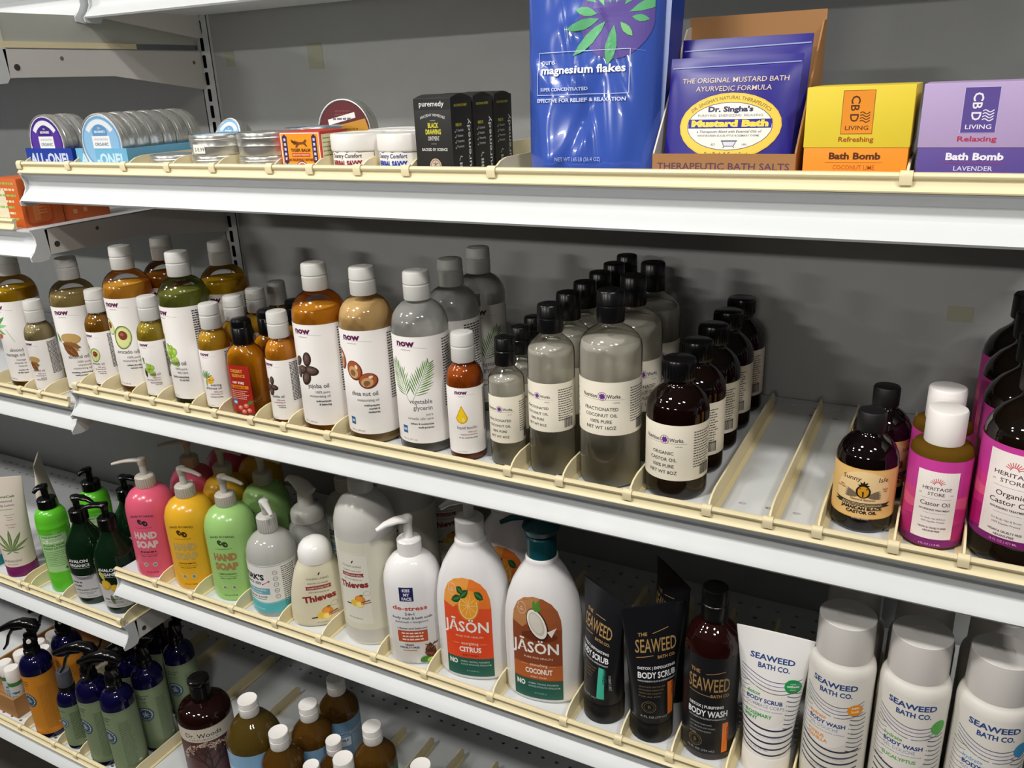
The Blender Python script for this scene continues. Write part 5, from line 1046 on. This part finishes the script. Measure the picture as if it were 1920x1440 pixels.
# --- oil shelf, right bay
P(now4, .0425, .041, T2, -6, 'small avocado oil bottle, first on the right bay oil shelf', BO, None, img='avocado', oil_h='a8741c', lines=('avocado oil',), small=(('100% pure', 'moisturizing oil'), ('softens dry skin', 'nutrient rich')))
P(now16, .097, .055, T2, 4, 'large avocado oil bottle with a halved avocado on its label', BO, None, img='avocado', oil_h='eaae3e', lines=('avocado oil',), small=(('100% pure', 'moisturizing oil'), ('softens dry skin', 'nutrient rich')))
P(now16, .099, .121, T2, 4, 'large dark amber oil bottle standing behind the large avocado oil', BO, None, img='avocado', oil_h='bf7614', lines=('avocado oil',), small=(('100% pure', 'moisturizing oil'), ('softens dry skin', 'nutrient rich')))
P(now4, .1537, .038, T2, 5, 'small grapeseed oil bottle between large avocado and large grapeseed', BO, None, img='grape', oil_h='c4ac34', lines=('seed oil',), small=(('100% pure', 'nourishing skin care'), ('light & moisturizing', 'for all skin')))
P(now16, .213, .049, T2, -18, 'large green grapeseed oil bottle with green grapes on its label', BO, None, img='grape', oil_h='b2b858', lines=('grapeseed oil',), small=(('100% pure', 'skin care'), ('light & moisturizing', 'for all skin')), tr=.65)
P(now16, .2125, .1210, T2, 12, 'large golden oil bottle behind the green grapeseed bottle', BO, None, img='grape', oil_h='dcb01a', lines=('grapeseed oil',), small=(('100% pure', 'skin care'), ('light & moisturizing', 'for all skin')))
ev = dict(img='flower', oil_h='e0b034', lines=('evening', 'primrose oil'), small=(('100% pure', 'moisturizing oil'), ('nourishing & soothing',)))
for i, (y, lb) in enumerate(((.038, 'small evening primrose oil bottle with yellow flower, front of its row'), (.080, 'small capped oil bottle directly behind the evening primrose oil'), (.122, 'third small capped bottle back in the evening primrose row'), (.164, 'rearmost small capped bottle of the evening primrose row'))):
    P(now4, .268-.001*i, y, T2, 2, lb, BO, 'small evening primrose oil bottles in a row', **ev)
for y, lb in ((.036, 'flat flask of golden jojoba oil with red label and black cap'), (.082, 'second black capped golden oil flask, behind the red labelled one'), (.134, 'rearmost black capped golden oil flask beside the large jojoba oil')):
    P(flask, .3225, y, T2, 8 if y < .05 else 2, lb, BO, 'black capped golden oil flasks')
jo = dict(lines=('jojoba oil',), small=(('100% pure', 'moisturizing oil'), ('multi-purpose', '& balancing')))
P(now4, .3815, .039, T2, -13, 'small jojoba oil bottle beside the black capped red label flask', BO, None, img='jojoba', oil_h='eba02a', **jo)
P(now16, .4415, .047, T2, -3, 'large amber jojoba oil bottle with dark seeds on its label', BO, None, img='jojoba', oil_h='eba02a', **jo)
P(now16, .511, .047, T2, 0, 'large creamy shea nut oil bottle with brown nuts on its label', BO, None, img='nuts', oil_h='e2c084', tr=.05, level=166, extra=1, lines=('shea nut oil',), small=(('moisturizing oil',), ('multi-purpose', 'nourish &', 'moisturize')))
gl = dict(img='palm', lines=('vegetable', 'glycerin'), small=(('pure', 'versatile skin care'), ('softens & moisturizes', 'multi-purpose')), clear=True, oil_h='e8e8e4', level=170, extra=1)
P(now16, .583, .049, T2, 0, 'clear vegetable glycerin bottle with green palm leaves, front of its row', BO, 'clear glycerin bottles', **gl)
P(now16, .585, .116, T2, -25, 'clear glycerin bottle in the middle of its row, label turned to fine print', BO, 'clear glycerin bottles', **gl)
P(now16, .582, .186, T2, 22, 'clear glycerin bottle at the back of its row, palm leaf showing', BO, 'clear glycerin bottles', **gl)
P(now4, .6425, .041, T2, 16, 'small amber liquid lanolin bottle with a yellow drop on its label', BO, None, img='drop', oil_h='c4601c', lines=('liquid lanolin',), small=(('100% pure', 'intense protection'), ('for dry, cracked lips & skin',)))
for i, (x, y) in enumerate(((.692, .045), (.689, .0865), (.686, .127))):
    P(coconut, x, y, T2, 3, '%s small clear coconut oil bottle with black cap beside the lanolin' % ('front', 'middle', 'rear')[i], BO, 'smallest clear coconut oil bottles', size=4)
for i in range(6):
    P(coconut, .7445-.0022*i, .0475+.0505*i, T2, -12 if i == 0 else -5, 'medium clear coconut oil bottle, %s of six from the front' % ORD[i], BO, 'medium clear coconut oil bottles', size=8)
for i in range(3):
    P(coconut, .8085-.001*i, .052+.0665*i, T2, (6, 40, 40)[i], 'large clear coconut oil bottle at the %s of its row of three' % ('front', 'middle', 'back')[i], BO, 'largest clear coconut oil bottles', size=16)
for i in range(5):
    P(castor8, .8785+.0004*i, .053+.0615*i, T2, (-6, -34, -28, -36, -26)[i], 'dark castor oil bottle with cream label, %s of five from the front' % ORD[i], BO, 'dark castor oil bottles with cream labels')
P(jamaican, 1.0530, .057, T2, 3, 'black castor oil bottle with golden palm label, front one', BO, 'black castor oil bottles with golden labels')
P(jamaican, 1.059, .125, T2, 25, 'second black castor oil bottle half hidden behind the golden labelled one', BO, 'black castor oil bottles with golden labels')
P(heritage4, 1.1110, .050, T2, 0, 'pink labelled castor oil bottle with white cap, front one', BO, 'small pink castor oil bottles')
P(heritage4, 1.1095, .104, T2, 0, 'pink castor oil bottle with white cap behind its twin', BO, 'small pink castor oil bottles')
for i in range(4):
    P(heritage16, 1.1755, .052+.075*i, T2, -20, 'large dark castor oil bottle with pink label at right edge, %s from the front' % ORD[i], BO, 'large pink labelled castor oil bottles')
# --- soap shelf, right bay
SP = dict(color='d95c76', ang=-78, sub=''); SY = dict(color='e2ac2c', sub='ORANGE MIMOSA', ink='4a3410', silver='bda468'); SG = dict(color='9cc878', sub='LEMONGRASS', ink='3a4a2c', silver='a87c4c')
for kw, pts, cn, cx in ((SP, ((.056, .050, 27), (.064, .128, 30), (.063, .204, 20)), 'pink', 0), (SY, ((.139, .052, 25), (.139, .126, 30), (.139, .200, 25)), 'yellow', 0), (SG, ((.2165, .056, 25), (.2165, .131, 25)), 'light green', 0)):
    for i, (x, y, ph) in enumerate(pts):
        P(hand_soap, x, y, T3, ph, '%s hand soap pump bottle, %s' % (cn, ('front of its row', 'second in its row', 'rearmost in its row')[i]), BO, cn+' hand soap pump bottles', **kw)
P(kirks, .2985, .050, T3, -9, 'clear hand wash pump bottle with white and teal label, front one', BO, 'clear hand wash pump bottles')
P(kirks, .322, .190, T3, 8, 'clear hand wash pump bottle in shadow behind the tall white foamer', BO, 'clear hand wash pump bottles')
P(foamer_bottle, .3095, .118, T3, 0, 'white foaming pump on clear bottle behind the teal labelled hand wash', BO)
P(foam_soap, .3765, .054, T3, 40, 'squat cream soap bottle with white dome cap and red lettering', BO)
P(refill, .4625, .062, T3, 4, 'tall white soap refill bottle reaching the shelf above', BO, 'tall white soap refill bottles')
P(refill, .4665, .150, T3, 10, 'second tall white refill bottle, behind and right of the first', BO, 'tall white soap refill bottles')
P(refill, .4720, .240, T3, 30, 'rearmost soap refill bottle with red lettering in shadow', BO, 'tall white soap refill bottles')
P(destress, .5435, .046, T3, 27, 'white pump bottle with navy square and pine cone print', BO)
P(jason, .6280, .055, T3, 14, 'white pump bottle with orange citrus label, front one', BO, None, kind='citrus')
P(jason, .6340, .135, T3, 10, 'white pump bottle in shadow behind the orange citrus one', BO, None, kind='citrus')
P(jason, .7235, .055, T3, 10, 'white bottle with brown coconut label and teal pump', BO, None, kind='coconut')
TU = 'tube'
P(squeeze_tube, .8035, .047, T3, -29, 'black body scrub tube with mint green stripe', TU, None, kind='scrub_green')
P(squeeze_tube, .8625, .043, T3, 37, 'black body scrub tube with orange stripe, front one', TU, None, kind='scrub_orange')
P(squeeze_tube, .8620, .112, T3, -42, 'black body scrub tube in shadow behind the orange striped one', TU, None, kind='scrub_orange')
P(body_wash, .9255, .050, T3, 9, 'dark red-brown body wash bottle with black label and orange stripe', BO)
P(squeeze_tube, .9885, .046, T3, 2, 'white body scrub tube with green round badge', TU, None, kind='white')
for i, (x, ph, kd, bg) in enumerate(((1.0530, -6, 'a', 'orange'), (1.1180, 0, 'b', 'green'), (1.1835, 2, 'c', 'blue'))):
    for j in range(2):
        P(seaweed_cylinder, x+.001*j, .052+.0655*j, T3, ph+j*12, 'white cylinder body wash bottle with %s badge, %s one' % (bg, ('front', 'back')[j]), BO, 'white cylinder body wash bottles with %s badge' % bg, kind=kd)
# --- lotion shelf, left bay
P(squeeze_tube, -.322, .040, L3, 33, 'white lotion tube with hemp leaf and purple cap, front one', TU, 'white lotion tubes with purple caps', kind='lotion')
P(squeeze_tube, -.334, .118, L3, -40, 'white lotion tube seen edge-on behind the green pump bottle', TU, 'white lotion tubes with purple caps', kind='lotion')
P(squeeze_tube, -.402, .035, L3, 33, 'white lotion tube with teal cap at the left photo edge', TU, None, kind='teal')
P(green_lotion, -.2010, .043, L3, 38, 'bright green lotion pump bottle with pale green label, front one', BO, 'bright green lotion pump bottles')
P(green_lotion, -.1890, .118, L3, 38, 'bright green lotion pump bottle behind the dark green ones', BO, 'bright green lotion pump bottles')
P(avalon, -.1225, .044, L3, 25, 'dark green lotion pump bottle with grey label, left front one', BO, None, kind='plain')
P(avalon, -.0540, .046, L3, 27, 'dark green lotion pump bottle with yellow lemon label', BO, None, kind='lemon')
P(avalon, -.1130, .128, L3, 25, 'dark lotion pump bottle in shadow behind the lemon one', BO, None, kind='plain')
# --- bottom shelves
SB = 'blue spray bottles with green labels'
P(spray, -.2450, -.0225, L4, 26, 'cobalt blue spray bottle with orange label and white stud, front one', BO, 'orange labelled spray bottles', color='cc8426', kind='orange')
P(spray, -.2460, .0380, L4, 26, 'cobalt blue spray bottle with orange label in the second row', BO, 'orange labelled spray bottles', color='cc8426', kind='orange')
P(mist, -.1690, -.0215, L4, 24, 'small blue mist bottle with green label and smoky grey cap', BO)
for x, y, ph, lb in ((-.0925, -.0225, 22, 'left front blue spray bottle with sage green label'), (-.0345, -.0200, 22, 'right front blue spray bottle with sage green label'), (-.0345, .0400, 48, 'blue spray bottle with sage label and round emblem beside the divider'), (-.0900, .0480, 30, 'blue spray bottle in shadow behind the two front green ones'), (-.0345, .1080, 40, 'blue spray bottle in deep shadow beneath the shelf bracket'), (-.0920, .1160, 30, 'rearmost blue spray bottle lost in shadow behind the others')):
    P(spray, x, y, L4, ph, lb, BO, SB, color='7a8a6a', kind='green')
c = P(crate, -.4750, -.0360, L4, 0, 'shallow wooden crate holding white capped sticks', 'crate')
for i, (x, y) in enumerate(((-.3460, -.0160), (-.3740, -.0110), (-.3745, .0200), (-.3455, .0470), (-.3730, .0560), (-.3730, .0850), (-.3455, .0780))):
    P(stick, x, y, L4+.001, 50, 'white capped round stick in the wooden crate, %s' % ('nearest right corner', 'nearest at the left', 'second back at the left', 'right side behind orange spray bottle', 'third back at the left', 'fourth back at the left', 'farthest at the right side')[i], 'stick', 'white capped sticks in the crate')
P(woods, .1250, .0200, T4, 40, 'dark brown liquid soap bottle with cream band and tree label', BO)
P(castile, .2215, .0270, T4, 30, 'largest white capped soap bottle with sky blue label', BO, None, size=32, liq='5c4a1c')
for i in range(3): P(castile, .2960+.0008*i, .0105+.0655*i, T4, 25, 'blue labelled soap bottle with white cap, %s in its row' % ('front', 'middle', 'rear')[i], BO, 'medium blue labelled soap bottles', size=16)
P(castile, .3555, .0600, T4, 25, 'small dark soap bottle with white cap between blue and green ones', BO, 'small white capped soap bottles', size=8)
P(castile, .3580, .0060, T4, 25, 'small soap bottle cap peeking above the bottom photo edge', BO, 'small white capped soap bottles', size=8)
P(castile, .4170, .0800, T4, 25, 'green labelled soap bottle with white cap', BO, 'green labelled soap bottles', size=16, lab='2c6a3c')
P(castile, .4175, .0110, T4, 25, 'soap bottle with bright white cap right of the small dark ones at the bottom edge', BO, 'green labelled soap bottles', size=16, lab='2c6a3c')
P(castile, .5360-.01, .0480, T4, 25, 'soap bottle whose white cap just enters the bottom edge right of centre', BO, None, size=16, lab='7fa6c6', liq='5a3c14')
# --- top shelf, right bay
P(display_tray, .0035, .0155, T1, 0, 'dark blue printed display tray holding standing tins', 'tray', None, dp=.058)
P(display_tray, .1045, .0155, T1, 0, 'light blue printed display tray holding a row of standing tins', 'tray', None, color='6fb0d4', words='c6e2f0', wd=.0945, dp=.152)
for i in range(2): P(standing_tin, .0500, .026+.0225*i, T1+.0004, 0, ('balm tin with purple label standing in the dark blue tray', 'plain balm tin behind the purple labelled one')[i], 'tin', None, lab='purple')
for i in range(6): P(standing_tin, .1545-.001*i, .0265+.0225*i, T1+.0004, 4-i, 'standing balm tin with blue label, %s in the light blue tray' % ORD[i], 'tin', 'blue labelled standing tins', lab='blue')
TG = 'plain flat metal tins'
P(flat_tin, .2465, .052, T1, 10, 'single flat metal tin left of the stacked tins', 'tin', TG, lid='')
P(flat_tin, .3205, .050, T1, 10, 'lower tin of the left stack, under the priced one', 'tin', TG, lid='')
P(flat_tin, .3205, .050, T1+.0212, 0, 'upper tin of the left stack with white price sticker', 'tin', TG, lid='5a90c0', sticker=True, h=23)
P(flat_tin, .3985, .050, T1, 10, 'lower tin of the right stack beside the orange balm box', 'tin', TG, lid='', r=36)
P(flat_tin, .3985, .050, T1+.0212, 10, 'upper tin of the right stack beside the orange balm box', 'tin', TG, lid='', r=36, h=25)
P(flat_tin, .3985, .128, T1, 10, 'lower tin behind the right stack', 'tin', TG, lid='', r=36)
P(flat_tin, .3985, .128, T1+.0212, 10, 'upper dark lidded tin behind the right stack', 'tin', TG, lid='3a5a7a', r=36, h=25)
o = P(standing_tin, .2600, .118, T1, -6, 'blue balm tin leaning back behind the left stack', 'tin', None, lab='blue', r=27); o.rotation_euler = (R(-22), 0, R(-8)); o.location.z += .004
P(standing_tin, .4120, .1750, T1, 6, 'dark red tin with ochre label standing against the back panel', 'tin', None, lab='brown', r=38)
P(tiger_box, .4435, .0160, T1, 4, 'small orange and red balm box with blue band', 'box')
JG = 'white salve jars'
P(savvy_jar, .5272, .0450, T1, 10, 'white salve jar with dark red lettering', 'jar', JG, ink='8a2434')
P(savvy_jar, .5873, .0450, T1, 4, 'white salve jar with blue lettering beside the black cartons', 'jar', JG, ink='1c3aa0')
P(savvy_jar, .5290, .1080, T1, 4, 'white salve jar lid showing behind the front two', 'jar', JG, ink='8a2434')
P(savvy_jar, .5900, .1060, T1, 4, 'white salve jar hidden behind the blue lettered one', 'jar', JG, ink='1c3aa0')
for i in range(3): P(black_box, .6195, .0150+.0425*i, T1, 0, 'black ointment carton, %s' % ('front one', 'middle one', 'rearmost in shadow')[i], 'carton', 'black ointment cartons')
P(magnesium_bag, .7945, .0420, T1, 0, 'tall royal blue foil bag of bath flakes', 'bag')
P(salts_box, .8600, .0160, T1, 0, 'open kraft display box with printed front holding dark blue pouches', 'box')
P(mustard_pouch, .9190, .0240, T1+.001, 0, 'dark blue bath pouch with yellow oval label, front one', 'pouch', 'dark blue bath pouches')
o = P(mustard_pouch, .9215, .0470, T1+.001, 0, 'dark blue bath pouch behind, only its top edge showing', 'pouch', 'dark blue bath pouches'); o.scale = (1, 1, 1.15)
P(cbd_box, .9830, .0150, T1, 0, 'yellow and orange bath bomb box', 'box')
P(cbd_box, 1.0640, .0150, T1, 0, 'lilac and purple bath bomb box', 'box', None, c1='b9a3cf', c2='5c4a96', ink='f0ecf6', word='Relaxing', wc='b8304c', fl='LAVENDER', fc='e0d8ee', lc='f0ecf6')
# --- orange goods, left bay
P(orange_carton, -.0935, .0160, L1, -2, 'front orange carton printed with a jar', 'carton', None, front=True)
P(orange_carton, -.0875, .0760, L1, -2, 'rear orange carton with two small square marks', 'carton', None, front=False)
wc = thing('white_carton', -.1850, .02, L0); tag(wc, 'white carton with orange dot at the top left photo edge', 'carton')
MB().box(0, .06, 0, .08, 0, .04).build('carton', M('dcd8cf', .5), wc, bevel=.0006); a = Art(); a.e(30, 15, 4, 3, 'e07a2c'); a.lay(FRONT(0, 0), 'front_print', wc, 80)
